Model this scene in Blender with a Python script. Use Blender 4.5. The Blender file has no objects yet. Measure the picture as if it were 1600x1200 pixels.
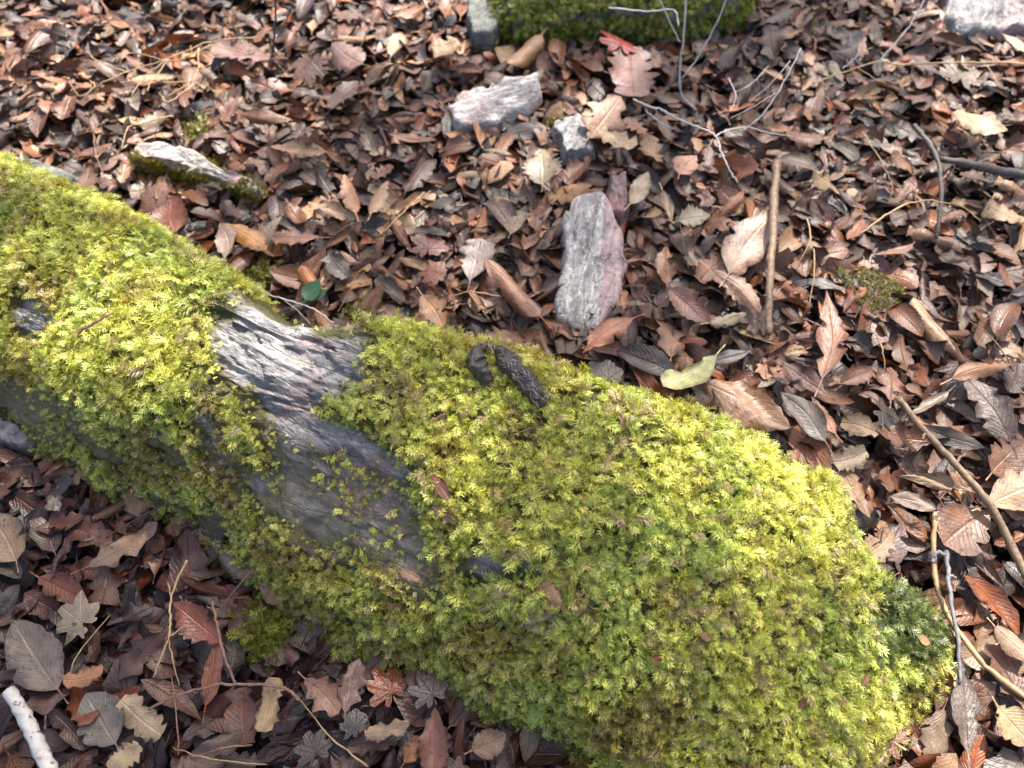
import bpy, math, random
import numpy as np
from mathutils import Vector, Matrix
from mathutils.bvhtree import BVHTree

random.seed(7)
rng = np.random.default_rng(7)
SC = bpy.context.scene
COL = SC.collection

# ------------------------------------------------------------------ camera, light, exposure
CAM_H, PITCH, LENS = 1.10, math.radians(60), 28.0
cam_data = bpy.data.cameras.new('camera')
cam = bpy.data.objects.new('camera', cam_data)
COL.objects.link(cam)
cam.location = (0, 0, CAM_H)
cam.rotation_euler = (math.pi / 2 - PITCH, 0, 0)
cam_data.lens = LENS
cam_data.sensor_width = 36
cam_data.clip_start = 0.02
cam_data.clip_end = 400
cam_data.dof.use_dof = True
cam_data.dof.focus_distance = 1.02
cam_data.dof.aperture_fstop = 3.6
SC.camera = cam

SUN_EL, SUN_AZ = math.radians(54), math.radians(24)      # azimuth from +Y (away from the camera) towards +X
world = bpy.data.worlds.new('World')
SC.world = world
world.use_nodes = True
wn = world.node_tree.nodes
wl = world.node_tree.links
sky = wn.new('ShaderNodeTexSky')
sky.sky_type = 'NISHITA'
sky.sun_disc = False
sky.sun_elevation = SUN_EL
sky.sun_rotation = SUN_AZ
sky.air_density = 1.0
sky.dust_density = 4.0
sky.ozone_density = 0.6
wl.new(sky.outputs[0], wn['Background'].inputs[0])
wn['Background'].inputs[1].default_value = 0.125
sun_data = bpy.data.lights.new('sun', 'SUN')
sun_data.energy = 5.0
sun_data.angle = math.radians(0.53)
sun_data.color = (1.0, 0.965, 0.90)
sun = bpy.data.objects.new('sun', sun_data)
COL.objects.link(sun)
sdir = Vector((math.sin(SUN_AZ) * math.cos(SUN_EL), math.cos(SUN_AZ) * math.cos(SUN_EL), math.sin(SUN_EL)))
sun.rotation_euler = sdir.to_track_quat('Z', 'Y').to_euler()
sun.location = sdir * 20
SC.view_settings.view_transform = 'Standard'
SC.view_settings.look = 'None'
SC.view_settings.exposure = 1.42
SC.view_settings.gamma = 1.0
SC.view_settings.use_curve_mapping = False

# sprays placed in the added crown to shade these ground points, with distance sunward
DAPPLE = [(-.62, .28, 9), (-.40, .12, 9.5), (-.75, .45, 9), (-.2, .05, 10), (-.95, .2, 9), (-.45, .35, 10), (.1, .0, 9.5), (-.55, .18, 8.5), (-.3, .2, 8.7), (-.85, .32, 8.6), (-.1, .12, 9.2), (-.65, .05, 9.4), (-1.0, .4, 9.1), (-.35, -.05, 8.9), (-.6, .5, 9.6), (-.8, .1, 9.9), (.3, .02, 9)]
FLECKS = [(165, 395, .17), (90, 430, .10), (430, 530, .08), (660, 515, .10), (700, 705, .08), (920, 635, .09), (260, 530, .08), (1250, 780, .07), (1440, 1030, .12), (1100, 720, .07), (780, 160, .16), (590, 320, .12), (300, 240, .12), (950, 820, .10), (1200, 380, .12), (1540, 200, .12)]
# ------------------------------------------------------------------ helpers
TH = 18.0 / LENS
FWD = np.array([0, math.cos(PITCH), -math.sin(PITCH)])
UPV = np.array([0, math.sin(PITCH), math.cos(PITCH)])
RGT = np.array([1.0, 0, 0])
EYE = np.array([0, 0, CAM_H])


def ray(px, py):
    return FWD + RGT * ((px - 800) / 800 * TH) + UPV * ((600 - py) / 800 * TH)


def at(px, py, z=0.0):
    d = ray(px, py)
    return EYE + d * ((z - CAM_H) / d[2])


def proj(P):
    q = np.asarray(P) - EYE
    w = q @ FWD
    return 800 + (q @ RGT) / w / TH * 800, 600 - (q @ UPV) / w / TH * 800


def vnoise(P, s, seed=0):
    """value noise in 0..1 over points P (n,3)"""
    Q = np.asarray(P, float) * s + seed * 17.31
    i = np.floor(Q).astype(np.int64)
    f = Q - i
    f = f * f * (3 - 2 * f)

    def h(a, b, c):
        n = (a * 374761393 + b * 668265263 + c * 2147483647 + seed * 974711) & 0xffffffff
        n = ((n ^ (n >> 13)) * 1274126177) & 0xffffffff
        n = (n ^ (n >> 16)) & 0xffff
        return n / 65535.0
    x, y, z = i[:, 0], i[:, 1], i[:, 2]
    r = 0
    for dx in (0, 1):
        for dy in (0, 1):
            for dz in (0, 1):
                w = (f[:, 0] if dx else 1 - f[:, 0]) * (f[:, 1] if dy else 1 - f[:, 1]) * (f[:, 2] if dz else 1 - f[:, 2])
                r = r + w * h(x + dx, y + dy, z + dz)
    return r


def fbm(P, s, o=4, seed=0):
    r, a, t = 0, 1.0, 0
    for k in range(o):
        r = r + a * vnoise(P, s * 2 ** k, seed + k)
        t += a
        a *= 0.5
    return r / t


def poly_sd(px, py, poly):
    """signed distance in pixels, positive inside"""
    p = np.asarray(poly, float)
    a, b = p, np.roll(p, -1, 0)
    d = np.full(px.shape, 1e9)
    ins = np.zeros(px.shape, bool)
    for (ax, ay), (bx, by) in zip(a, b):
        ex, ey = bx - ax, by - ay
        t = np.clip(((px - ax) * ex + (py - ay) * ey) / (ex * ex + ey * ey + 1e-9), 0, 1)
        d = np.minimum(d, np.hypot(px - ax - t * ex, py - ay - t * ey))
        c = (ay > py) != (by > py)
        with np.errstate(divide='ignore', invalid='ignore'):
            xi = ax + (py - ay) / (by - ay + 1e-12) * ex
        ins ^= c & (px < xi)
    return np.where(ins, d, -d)


def np_mesh(name, V, F, mat=None, tint=None, uv=None, smooth=False):
    """V (n,3); F (m,k) all faces of one size, or a list of such arrays; tint (n,3); uv (n,2)"""
    me = bpy.data.meshes.new(name)
    Fs = F if isinstance(F, list) else [F]
    V = np.asarray(V, np.float32)
    me.vertices.add(len(V))
    me.vertices.foreach_set('co', V.ravel())
    loops = np.concatenate([f.ravel() for f in Fs]).astype(np.int32)
    sizes = np.concatenate([np.full(len(f), f.shape[1], np.int32) for f in Fs])
    starts = np.concatenate([[0], np.cumsum(sizes)[:-1]]).astype(np.int32)
    me.loops.add(len(loops))
    me.loops.foreach_set('vertex_index', loops)
    me.polygons.add(len(sizes))
    me.polygons.foreach_set('loop_start', starts)
    me.polygons.foreach_set('loop_total', sizes)
    if smooth:
        me.polygons.foreach_set('use_smooth', np.ones(len(sizes), bool))
    if tint is not None:
        tint = np.asarray(tint)
        c = np.ones((len(V), 4), np.float32)
        c[:, :3] = tint
        me.attributes.new('tint', 'FLOAT_COLOR', 'POINT').data.foreach_set('color', c.ravel())
    if uv is not None:
        me.uv_layers.new(name='UVMap').data.foreach_set('uv', np.asarray(uv, np.float32)[loops].ravel())
    me.update(calc_edges=True)
    me.validate()
    if mat:
        me.materials.append(mat)
    return me


def add(name, me, parent=None, label=None, cat=None, group=None, kind=None):
    o = bpy.data.objects.new(name, me)
    COL.objects.link(o)
    if parent:
        o.parent = parent
    return tag(o, label, cat, group, kind)


def tag(o, label=None, cat=None, group=None, kind=None):
    if label:
        o['label'] = label
    if cat:
        o['category'] = cat
    if group:
        o['group'] = group
    if kind:
        o['kind'] = kind
    return o


def empty(name, label, cat, group=None, loc=None):
    o = bpy.data.objects.new(name, None)
    o.empty_display_size = 0.02
    COL.objects.link(o)
    return tag(o, label, cat, group)


def crom(P, t):
    """Catmull-Rom through P (n,...) at t in 0..n-1"""
    P = np.asarray(P, float)
    n = len(P)
    i = np.clip(np.floor(t).astype(int), 0, n - 2)
    f = (t - i).reshape((-1,) + (1,) * (P.ndim - 1))
    p0, p1, p2, p3 = P[np.maximum(i - 1, 0)], P[i], P[i + 1], P[np.minimum(i + 2, n - 1)]
    return 0.5 * (2 * p1 + (p2 - p0) * f + (2 * p0 - 5 * p1 + 4 * p2 - p3) * f ** 2 + (3 * p1 - p0 - 3 * p2 + p3) * f ** 3)


def tube(pts, radii, sides=7, per=5, jit=0.0, knob=0.0, seed=1):
    """a bent tapering stick through pts; returns verts, quads, uv"""
    pts = np.asarray(pts, float)
    n = len(pts)
    t = np.linspace(0, n - 1, (n - 1) * per + 1)
    C = crom(pts, t)
    R = np.interp(t, np.linspace(0, n - 1, len(radii)), radii)
    r_ = np.random.default_rng(seed)
    C = C + r_.normal(0, 1, C.shape) * jit
    if knob:
        R = R * (1 + knob * r_.normal(0, 1, len(R)).clip(-1.5, 2))
    T = np.gradient(C, axis=0)
    T /= np.linalg.norm(T, axis=1)[:, None] + 1e-12
    A = np.cross(T, [0.21, 0.13, 0.97])
    A /= np.linalg.norm(A, axis=1)[:, None] + 1e-9
    B = np.cross(T, A)
    th = np.linspace(0, 2 * math.pi, sides, endpoint=False)
    V = C[:, None] + R[:, None, None] * (np.cos(th)[None, :, None] * A[:, None] + np.sin(th)[None, :, None] * B[:, None])
    m = len(C)
    V = V.reshape(-1, 3)
    i, j = np.meshgrid(np.arange(m - 1), np.arange(sides), indexing='ij')
    a = i * sides + j
    b = i * sides + (j + 1) % sides
    Q = np.stack([a, b, b + sides, a + sides], -1).reshape(-1, 4)
    V = np.vstack([V, C[:1], C[-1:]])
    k = np.arange(sides)
    c0 = np.stack([np.full(sides, m * sides), (k + 1) % sides, k], -1)
    c1 = np.stack([np.full(sides, m * sides + 1), (m - 1) * sides + k, (m - 1) * sides + (k + 1) % sides], -1)
    return V, [Q, np.vstack([c0, c1])]


# ------------------------------------------------------------------ materials
class NT:
    def __init__(s, name):
        s.m = bpy.data.materials.new(name)
        s.m.use_nodes = True
        s.t = s.m.node_tree
        s.t.nodes.clear()
        s.out = s.n('ShaderNodeOutputMaterial')

    def n(s, typ, **k):
        nd = s.t.nodes.new(typ)
        for a, b in k.items():
            setattr(nd, a, b)
        return nd

    def put(s, sock, v):
        if hasattr(v, 'is_output'):
            s.t.links.new(v, sock)
        elif isinstance(v, (tuple, list)):
            sock.default_value = tuple(v) + ((1,) if len(v) == 3 and len(sock.default_value) == 4 else ())
        else:
            sock.default_value = v

    def math(s, op, a, b=0.0, c=0.0, clamp=False):
        nd = s.n('ShaderNodeMath', operation=op, use_clamp=clamp)
        for i, v in enumerate((a, b, c)):
            s.put(nd.inputs[i], v)
        return nd.outputs[0]

    def mix(s, f, a, b, mode='MIX'):
        nd = s.n('ShaderNodeMix', data_type='RGBA', blend_type=mode)
        s.put(nd.inputs[0], f)
        s.put(nd.inputs[6], a)
        s.put(nd.inputs[7], b)
        return nd.outputs[2]

    def noise(s, vec, scale, detail=4, rough=0.55, dist=0.0, col=False):
        nd = s.n('ShaderNodeTexNoise')
        if vec is not None:
            s.put(nd.inputs['Vector'], vec)
        nd.inputs['Scale'].default_value = scale
        nd.inputs['Detail'].default_value = detail
        nd.inputs['Roughness'].default_value = rough
        nd.inputs['Distortion'].default_value = dist
        return nd.outputs[1 if col else 0]

    def ramp(s, f, stops):
        nd = s.n('ShaderNodeValToRGB')
        s.put(nd.inputs[0], f)
        e = nd.color_ramp.elements
        while len(e) < len(stops):
            e.new(0.5)
        for el, (p, c) in zip(e, stops):
            el.position = p
            el.color = (c, c, c, 1) if not isinstance(c, (tuple, list)) else tuple(c) + (1,)
        return nd.outputs[0]

    def mapping(s, vec, rot=(0, 0, 0), scale=(1, 1, 1)):
        nd = s.n('ShaderNodeMapping')
        s.put(nd.inputs[0], vec)
        nd.inputs['Rotation'].default_value = rot
        n2 = s.n('ShaderNodeMapping')
        s.put(n2.inputs[0], nd.outputs[0])
        n2.inputs['Scale'].default_value = scale
        return n2.outputs[0]

    def pos(s):
        return s.n('ShaderNodeNewGeometry').outputs['Position']

    def attr(s, a, fac=False):
        nd = s.n('ShaderNodeAttribute', attribute_name=a)
        return nd.outputs['Fac' if fac else 'Color']

    def bump(s, h, strength=0.5, dist=0.002):
        nd = s.n('ShaderNodeBump')
        s.put(nd.inputs['Height'], h)
        nd.inputs['Strength'].default_value = strength
        nd.inputs['Distance'].default_value = dist
        return nd.outputs[0]

    def surf(s, col, rough=0.6, normal=None, spec=0.5, trans=0.0, tcol=None):
        p = s.n('ShaderNodeBsdfPrincipled')
        s.put(p.inputs['Base Color'], col)
        s.put(p.inputs['Roughness'], rough)
        s.put(p.inputs['Specular IOR Level'], spec)
        if normal is not None:
            s.put(p.inputs['Normal'], normal)
        o = p.outputs[0]
        if trans:
            tr = s.n('ShaderNodeBsdfTranslucent')
            s.put(tr.inputs[0], tcol if tcol is not None else col)
            mx = s.n('ShaderNodeMixShader')
            mx.inputs[0].default_value = trans
            s.t.links.new(o, mx.inputs[1])
            s.t.links.new(tr.outputs[0], mx.inputs[2])
            o = mx.outputs[0]
        s.t.links.new(o, s.out.inputs[0])
        return s.m


def leaf_material(name, from_attr, gloss=0.42):
    k = NT(name)
    tint = k.attr('tint') if from_attr else k.n('ShaderNodeObjectInfo').outputs['Color']
    P = k.pos()
    uv = k.n('ShaderNodeUVMap').outputs[0]
    sp = k.n('ShaderNodeSeparateXYZ')
    k.put(sp.inputs[0], uv)
    u, v = sp.outputs[0], sp.outputs[1]
    av = k.math('ABSOLUTE', k.math('SUBTRACT', v, 0.5))
    mid = k.math('SUBTRACT', 1.0, k.math('MULTIPLY', av, 22.0), clamp=True)
    lat = k.math('SINE', k.math('MULTIPLY', k.math('SUBTRACT', k.math('MULTIPLY', u, 11.0), k.math('MULTIPLY', av, 7.0)), 6.2832))
    latl = k.math('POWER', k.math('MULTIPLY_ADD', lat, 0.5, 0.5), 9.0)
    vein = k.math('MAXIMUM', mid, k.math('MULTIPLY', latl, 0.35))
    n1 = k.noise(P, 55, 5, 0.6)
    n2 = k.noise(P, 260, 3, 0.6)
    n3 = k.noise(P, 22, 3, 0.5)
    c = k.mix(k.ramp(n1, [(0.3, 0.0), (0.72, 1.0)]), k.mix(1.0, tint, (0.60, 0.55, 0.54), 'MULTIPLY'), k.mix(1.0, tint, (1.2, 1.16, 1.1), 'MULTIPLY'))
    c = k.mix(k.ramp(n3, [(0.52, 0.0), (0.75, 0.55)]), c, k.mix(0.6, c, (0.30, 0.22, 0.18)))
    c = k.mix(k.ramp(n2, [(0.62, 0.0), (0.78, 0.65)]), c, k.mix(1.0, c, (0.35, 0.30, 0.28), 'MULTIPLY'))
    edge = k.math('ADD', k.math('MULTIPLY', av, 2.0), k.math('MULTIPLY', k.math('SUBTRACT', k.noise(P, 75, 4, .65), 0.5), 1.6))
    c = k.mix(k.ramp(edge, [(0.62, 0.0), (1.0, 0.75)]), c, k.mix(1.0, c, (0.42, 0.34, 0.30), 'MULTIPLY'))
    c = k.mix(k.ramp(k.noise(P, 120, 2, .5), [(0.66, 0.0), (0.70, 0.8)]), c, (0.03, 0.022, 0.018))
    c = k.mix(k.math('MULTIPLY', vein, 0.30), c, k.mix(1.0, c, (1.75, 1.6, 1.45), 'MULTIPLY'))
    h = k.math('ADD', k.math('MULTIPLY', vein, -0.7), k.math('ADD', k.math('MULTIPLY', n1, 1.4), k.math('MULTIPLY', n2, 0.5)))
    rough = k.math('ADD', k.math('MULTIPLY', n3, 0.40), gloss - 0.20)
    return k.surf(c, rough, k.bump(h, 0.65, 0.0018), 0.6, 0.12)


M_LEAF = leaf_material('fallen_leaf', False)
M_LITTER = leaf_material('leaf_litter', True)


def moss_material(name):
    k = NT(name)
    t = k.attr('tint')
    return k.surf(t, 0.42, None, 0.5, 0.28, k.mix(1.0, t, (1.25, 1.25, 0.8), 'MULTIPLY'))


M_MOSS = moss_material('moss')


def schist_material(name, rot, tint=(1, 1, 1), pink=0.35, masks=True, white=0.5, vein=None):
    k = NT(name)
    P = k.pos()
    Q = k.mapping(P, rot, (1.0, 4.5, 4.5))
    Q2 = k.mapping(P, rot, (1.6, 8.0, 8.0))
    s1 = k.noise(Q, 9, 6, 0.62, 0.4)
    s2 = k.noise(Q2, 14, 5, 0.65, 0.3)
    b = k.noise(P, 11, 4, 0.55)
    fine = k.noise(P, 420, 3, 0.6)
    c = k.mix(k.ramp(s1, [(0.34, 0.0), (0.66, 1.0)]), (0.115, 0.112, 0.110), (0.30, 0.285, 0.265))
    c = k.mix(k.ramp(s2, [(0.5, 0.0), (0.72, white)]), c, (0.62, 0.61, 0.585))
    c = k.mix(k.ramp(s2, [(0.28, 0.55), (0.42, 0.0)]), c, (0.06, 0.062, 0.068))
    c = k.mix(k.math('MULTIPLY', k.ramp(b, [(0.5, 0.0), (0.66, 1.0)]), pink), c, (0.36, 0.215, 0.20))
    c = k.mix(k.math('MULTIPLY', k.ramp(fine, [(0.35, 1.0), (0.6, 0.0)]), 0.35), c, (0.10, 0.10, 0.10))
    c = k.mix(1.0, c, tint, 'MULTIPLY')
    if vein:
        dv = k.n('ShaderNodeVectorMath', operation='DOT_PRODUCT')
        k.put(dv.inputs[0], P)
        dv.inputs[1].default_value = (vein[1][0], vein[1][1], 0)
        dd = k.math('ADD', k.math('SUBTRACT', dv.outputs['Value'], vein[0][0] * vein[1][0] + vein[0][1] * vein[1][1]), k.math('MULTIPLY', k.math('SUBTRACT', k.noise(P, 25, 4), .5), .05))
        c = k.mix(k.ramp(k.math('MULTIPLY_ADD', dd, 30, .5), [(.4, 0.0), (.6, .85)]), c, k.mix(s2, (.26, .16, .16), (.56, .40, .38)))
    pit = k.noise(P, 75, 6, .7)
    c = k.mix(k.ramp(pit, [(0.36, .6), (0.50, 0.0)]), c, k.mix(1.0, c, (.38, .36, .34), 'MULTIPLY'))
    c = k.mix(k.ramp(k.noise(P, 48, 5, .7), [(0.60, 0.0), (0.68, .45)]), c, (.40, .41, .36))
    crk = k.math('ABSOLUTE', k.math('SUBTRACT', k.noise(Q, 7, 3, .5, .6), .5))
    c = k.mix(k.ramp(crk, [(0.0, .5), (0.012, 0.0)]), c, (.035, .032, .03))
    h = k.math('ADD', k.math('MULTIPLY', s1, 1.0), k.math('ADD', k.math('MULTIPLY', s2, 0.8), k.math('MULTIPLY', fine, 0.25)))
    h = k.math('ADD', h, k.math('MULTIPLY', k.ramp(pit, [(.3, 0.0), (.6, 1.0)]), .7))
    h = k.math('ADD', h, k.ramp(crk, [(0.0, 0.0), (0.03, .5)]))
    if masks:
        film = k.attr('film', True)
        c = k.mix(k.math('MULTIPLY', film, .8), c, k.mix(k.ramp(s2, [(.3, 0.), (.7, 1.)]), (.17, .125, .092), (.46, .34, .27)))
        fn = k.math('ADD', film, k.math('MULTIPLY', k.math('SUBTRACT', k.noise(P, 38, 5, 0.65), 0.5), 1.5))
        c = k.mix(k.math('MULTIPLY', k.ramp(fn, [(0.40, 0.0), (0.78, 1.0)]), 0.8), c, k.mix(k.noise(P, 90, 3), (0.15, 0.115, 0.06), (0.17, 0.155, 0.035)))
        c = k.mix(k.attr('humus', True), c, k.mix(k.noise(P, 140, 4), (0.055, 0.045, 0.018), (0.11, 0.105, 0.02)))
    return k.surf(c, 0.52, k.bump(h, 0.75, 0.006), 0.5)


def bark_material(name, c1, c2, rough=0.7, scale=120, spots=None):
    k = NT(name)
    P = k.pos()
    n = k.noise(P, scale, 5, 0.65)
    n2 = k.noise(P, scale * 0.22, 3, 0.6)
    c = k.mix(k.ramp(n, [(0.32, 0.0), (0.68, 1.0)]), c1, c2)
    c = k.mix(k.ramp(n2, [(0.45, 0.0), (0.75, 0.7)]), c, k.mix(0.5, c1, c2))
    if spots:
        c = k.mix(k.ramp(k.noise(P, scale * 1.7, 2), [(0.6, 0.0), (0.68, 0.9)]), c, spots)
    return k.surf(c, rough, k.bump(n, 0.7, 0.0015), 0.35)


# ------------------------------------------------------------------ the ground
k = NT('forest_soil')
P_ = k.pos()
n_ = k.noise(P_, 26, 6, 0.65)
n2_ = k.noise(P_, 150, 4, 0.6)
c_ = k.mix(k.ramp(n_, [(0.35, 0.0), (0.65, 1.0)]), (0.022, 0.016, 0.012), (0.11, 0.062, 0.042))
c_ = k.mix(k.ramp(n2_, [(0.5, 0.0), (0.7, 0.7)]), c_, (0.16, 0.10, 0.07))
M_SOIL = k.surf(c_, 0.85, k.bump(k.math('ADD', n_, n2_), 1.0, 0.02), 0.3)
g = np.sinh(np.linspace(-5.2, 5.2, 141)) / math.sinh(5.2) * 60
gx, gy = np.meshgrid(g, g + 0.9, indexing='ij')
GV = np.stack([gx.ravel(), gy.ravel(), np.zeros(gx.size)], 1)
GV[:, 2] = (fbm(GV, 7, 3, 3) - 0.5) * 0.03 - 0.012
i_, j_ = np.meshgrid(np.arange(140), np.arange(140), indexing='ij')
a_ = (i_ * 141 + j_).ravel()
add('ground', np_mesh('ground', GV, np.stack([a_, a_ + 141, a_ + 142, a_ + 1], 1), M_SOIL, smooth=True), kind='structure')

# ------------------------------------------------------------------ the mossy boulder
# stations along it: far top edge, crest towards the camera, foot (photograph points with their heights)
ST = [
    ((-190, 165, .20), (-300, 420, .15), (-400, 500)),
    ((-70, 235, .22), (-150, 445, .17), (-215, 545)),
    ((30, 280, .235), (-40, 485, .18), (-95, 615)),
    ((140, 325, .25), (60, 540, .19), (0, 660)),
    ((265, 398, .26), (185, 612, .205), (110, 735)),
    ((370, 472, .265), (312, 640, .22), (215, 795)),
    ((480, 515, .265), (430, 662, .23), (325, 850)),
    ((600, 512, .27), (545, 712, .23), (430, 965)),
    ((720, 545, .275), (655, 775, .225), (570, 1035)),
    ((850, 582, .275), (745, 862, .215), (690, 1070)),
    ((960, 636, .265), (865, 945, .20), (785, 1130)),
    ((1100, 674, .245), (995, 1015, .18), (885, 1185)),
    ((1220, 716, .215), (1130, 1085, .16), (1015, 1270)),
    ((1312, 780, .18), (1262, 1120, .13), (1190, 1320)),
    ((1362, 900, .13), (1372, 1060, .11), (1365, 1195)),
    ((1440, 960, .055), (1452, 1040, .06), (1440, 1090)),
    ((1474, 1015, .0), (1484, 1046, .0), (1474, 1066)),
]
rows = []
for (fx, fy, fz), (cx, cy, cz), (bx, by) in ST:
    F_, C_, B_ = at(fx, fy, fz), at(cx, cy, cz), at(bx, by, 0.0)
    bk = F_ - C_
    bk[2] = 0
    wd = np.linalg.norm(bk)
    bk /= wd
    dome = np.array([0, 0, 0.09 * wd])
    k_ = min(1.0, fz / .2)
    G = F_ + bk * 0.11 * k_
    G[2] = -0.06
    H_ = F_ + bk * 0.055 * k_
    H_[2] = fz * 0.55
    D = C_ * 0.52 + B_ * 0.48 + np.array([0, 0, 0.018]) * k_ - bk * 0.012 * k_
    B2 = B_ + (B_ - C_) * 0.12
    B2[2] = -0.07
    rows.append([G, H_, F_, F_ * .67 + C_ * .33 + dome, F_ * .33 + C_ * .67 + dome, C_, D, B_, B2])
rows = np.array(rows)
NS, NV = 460, 270
RV = crom(rows, np.linspace(0, len(ST) - 1, NS))
RV = np.swapaxes(crom(np.swapaxes(RV, 0, 1), np.linspace(0, 8, NV)), 0, 1)      # (NS,NV,3)


def grid_normals(R):
    n = np.cross(np.gradient(R, axis=0), np.gradient(R, axis=1))
    n /= np.linalg.norm(n, axis=2)[:, :, None] + 1e-12
    return n


RN = grid_normals(RV)
if RN[NS // 2, NV // 2, 2] < 0:
    RN = -RN
flat = RV.reshape(-1, 3)
px, py = proj(flat)
AX = at(1250, 930, .2) - at(60, 400, .2)
AX[2] = 0
AX /= np.linalg.norm(AX)
ANG = math.atan2(AX[1], AX[0])
ACR = np.array([-AX[1], AX[0], 0])
along, across, up = flat @ AX, flat @ ACR, flat[:, 2]
wob = fbm(flat, 14, 4, 5)
wn_ = (wob - 0.5)
BARE_TOP = [(340, 500), (378, 484), (430, 490), (500, 515), (560, 535), (548, 575), (520, 612), (492, 645), (560, 690), (625, 725), (650, 750), (600, 752), (520, 712), (425, 672), (385, 612), (322, 605)]
BARE_FRONT = [(300, 640), (345, 660), (372, 735), (440, 760), (425, 672), (520, 712), (605, 752), (655, 785), (672, 850), (690, 915), (640, 905), (590, 880), (500, 850), (420, 800), (330, 735)]
BARE_LEFT = [(-60, 560), (40, 590), (120, 640), (140, 690), (80, 700), (-20, 660)]
SPOTS = [(762, 884, 32), (838, 892, 25), (956, 845, 24), (1222, 715, 30), (1252, 740, 26), (42, 485, 22), (1370, 962, 14), (1018, 702, 11), (1222, 850, 15), (920, 632, 12), (640, 905, 20), (1062, 755, 8), (60, 505, 16)]
FILM = [(-80, 560), (60, 590), (200, 655), (300, 690), (420, 680), (640, 770), (720, 940), (640, 950), (560, 900), (430, 860), (330, 840), (200, 800), (60, 715), (-80, 640)]


def bare_mask(px, py, wn, P, grow=0):
    sd = np.full(px.shape, -1e9)
    for poly, a in ((BARE_TOP, 16), (BARE_FRONT, 5), (BARE_LEFT, -8)):
        sd = np.maximum(sd, poly_sd(px, py, poly) + a)
    for x, y, r in SPOTS:
        sd = np.maximum(sd, r - np.hypot(px - x, (py - y) * 1.25))
    sd = sd + wn * 75 + grow
    return np.clip(sd / 16 + 0.5, 0, 1)


def cells(P, s, seed):
    """random height per jittered cell: broken chips of rock"""
    Q = np.asarray(P) * s
    b = np.floor(Q)
    best, val = np.full(len(Q), 1e9), np.zeros(len(Q))
    for dx in (-1, 0, 1):
        for dy in (-1, 0, 1):
            for dz in (-1, 0, 1):
                c = b + [dx, dy, dz]
                hh = [np.modf(np.abs(np.sin(c @ np.array(w_) + seed) * 43758.5453))[0] for w_ in ((12.9898, 78.233, 37.719), (39.346, 11.135, 83.155), (73.156, 52.235, 9.151), (21.7, 47.3, 61.9))]
                d = ((c + np.stack(hh[:3], 1) - Q) ** 2).sum(1)
                m = d < best
                best[m], val[m] = d[m], hh[3][m]
    return val


vis = (RN.reshape(-1, 3)[:, 2] > -0.2)
bare = bare_mask(px, py, wn_, flat) * (np.arange(NS * NV) % NV > NV * 2 / 8 - 5)
film = np.clip(poly_sd(px, py, FILM) / 50 + 0.5, 0, 1)
film = np.maximum(film * 0.75, 0)
film *= 1.25 - .45 * np.clip(poly_sd(px, py, BARE_FRONT) / 30 + .5, 0, 1)
film[poly_sd(px, py, BARE_TOP) > 5] = 0.0
# relief: foliation ledges running along the boulder, then lumps
strat = -across * 0.75 + up * 0.65 + (fbm(np.stack([along * 3, across * 9, up * 9], 1), 1.0, 3, 9) - .5) * 0.06
saw = lambda x, e: np.where((x % 1) < e, (x % 1) / e, (1 - (x % 1)) / (1 - e))
led = saw(strat / 0.048 + 0.7 * vnoise(flat * [1, 1, 1], 6, 11), 0.82) * 0.0075 + saw(strat / 0.017 + 1.2 * vnoise(flat, 11, 12), 0.8) * 0.004
brk = (vnoise(np.stack([along * 16, strat * 30, up * 4], 1), 1.0, 21) > 0.55) * 0.004
chip = (cells(np.stack([along, across * 3.2, up * 3.2], 1) + (wn_ * .05)[:, None], 11, 1.0) - .5) * .006 + (cells(np.stack([along, across * 2.6, up * 2.6], 1), 30, 2.0) - .5) * .008
dsp = (led + brk + chip - 0.008) * np.maximum(0.25 + 0.75 * bare, film * 1.2) + (fbm(flat, 9, 4, 1) - 0.5) * 0.035 * (1 - .4 * bare) + (fbm(flat, 42, 3, 2) - .5) * (0.007 + .012 * (1 - bare) * (1 - film)) - 0.006 * bare
RV2 = (flat + RN.reshape(-1, 3) * dsp[:, None]).reshape(NS, NV, 3)
i_, j_ = np.meshgrid(np.arange(NS - 1), np.arange(NV - 1), indexing='ij')
a_ = (i_ * NV + j_).ravel()
RQ = np.stack([a_, a_ + NV, a_ + NV + 1, a_ + 1], 1)
ROCKV = RV2.reshape(-1, 3)
M_ROCK = schist_material('grey_schist', (0, 0, -ANG), tint=(1.22, 1.19, 1.17), pink=0.6, white=0.7)
boulder = empty('mossy_boulder', 'long grey schist boulder thickly covered in yellow green moss', 'boulder')
me = np_mesh('stone', ROCKV, RQ, M_ROCK, smooth=False)
me.attributes.new('film', 'FLOAT', 'POINT').data.foreach_set('value', film.astype(np.float32))
me.attributes.new('humus', 'FLOAT', 'POINT').data.foreach_set('value', (1 - np.clip(bare_mask(px, py, wn_, flat, -14 + 55 * (fbm(flat, 30, 3, 77) - .5)) * 1.15, 0, 1) * (bare > 0)).astype(np.float32) * (1 - 0.55 * np.clip(film * 1.3, 0, 1)).astype(np.float32))
add('stone', me, boulder)
TRI = np.vstack([RQ[:, [0, 1, 2]], RQ[:, [0, 2, 3]]])
BVH = BVHTree.FromPolygons([tuple(v) for v in ROCKV[:: 1].tolist()], RQ.tolist())


def surf(px, py, lift=0.0):
    d = Vector(ray(px, py)).normalized()
    h = BVH.ray_cast(Vector(EYE), d)
    if h[0] is None:
        return at(px, py, 0.03 + lift), np.array([0, 0, 1.0])
    n = h[1] if h[1].dot(d) < 0 else -h[1]
    return np.array(h[0]) + np.array([0, 0, 1]) * lift, np.array(n)


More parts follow.
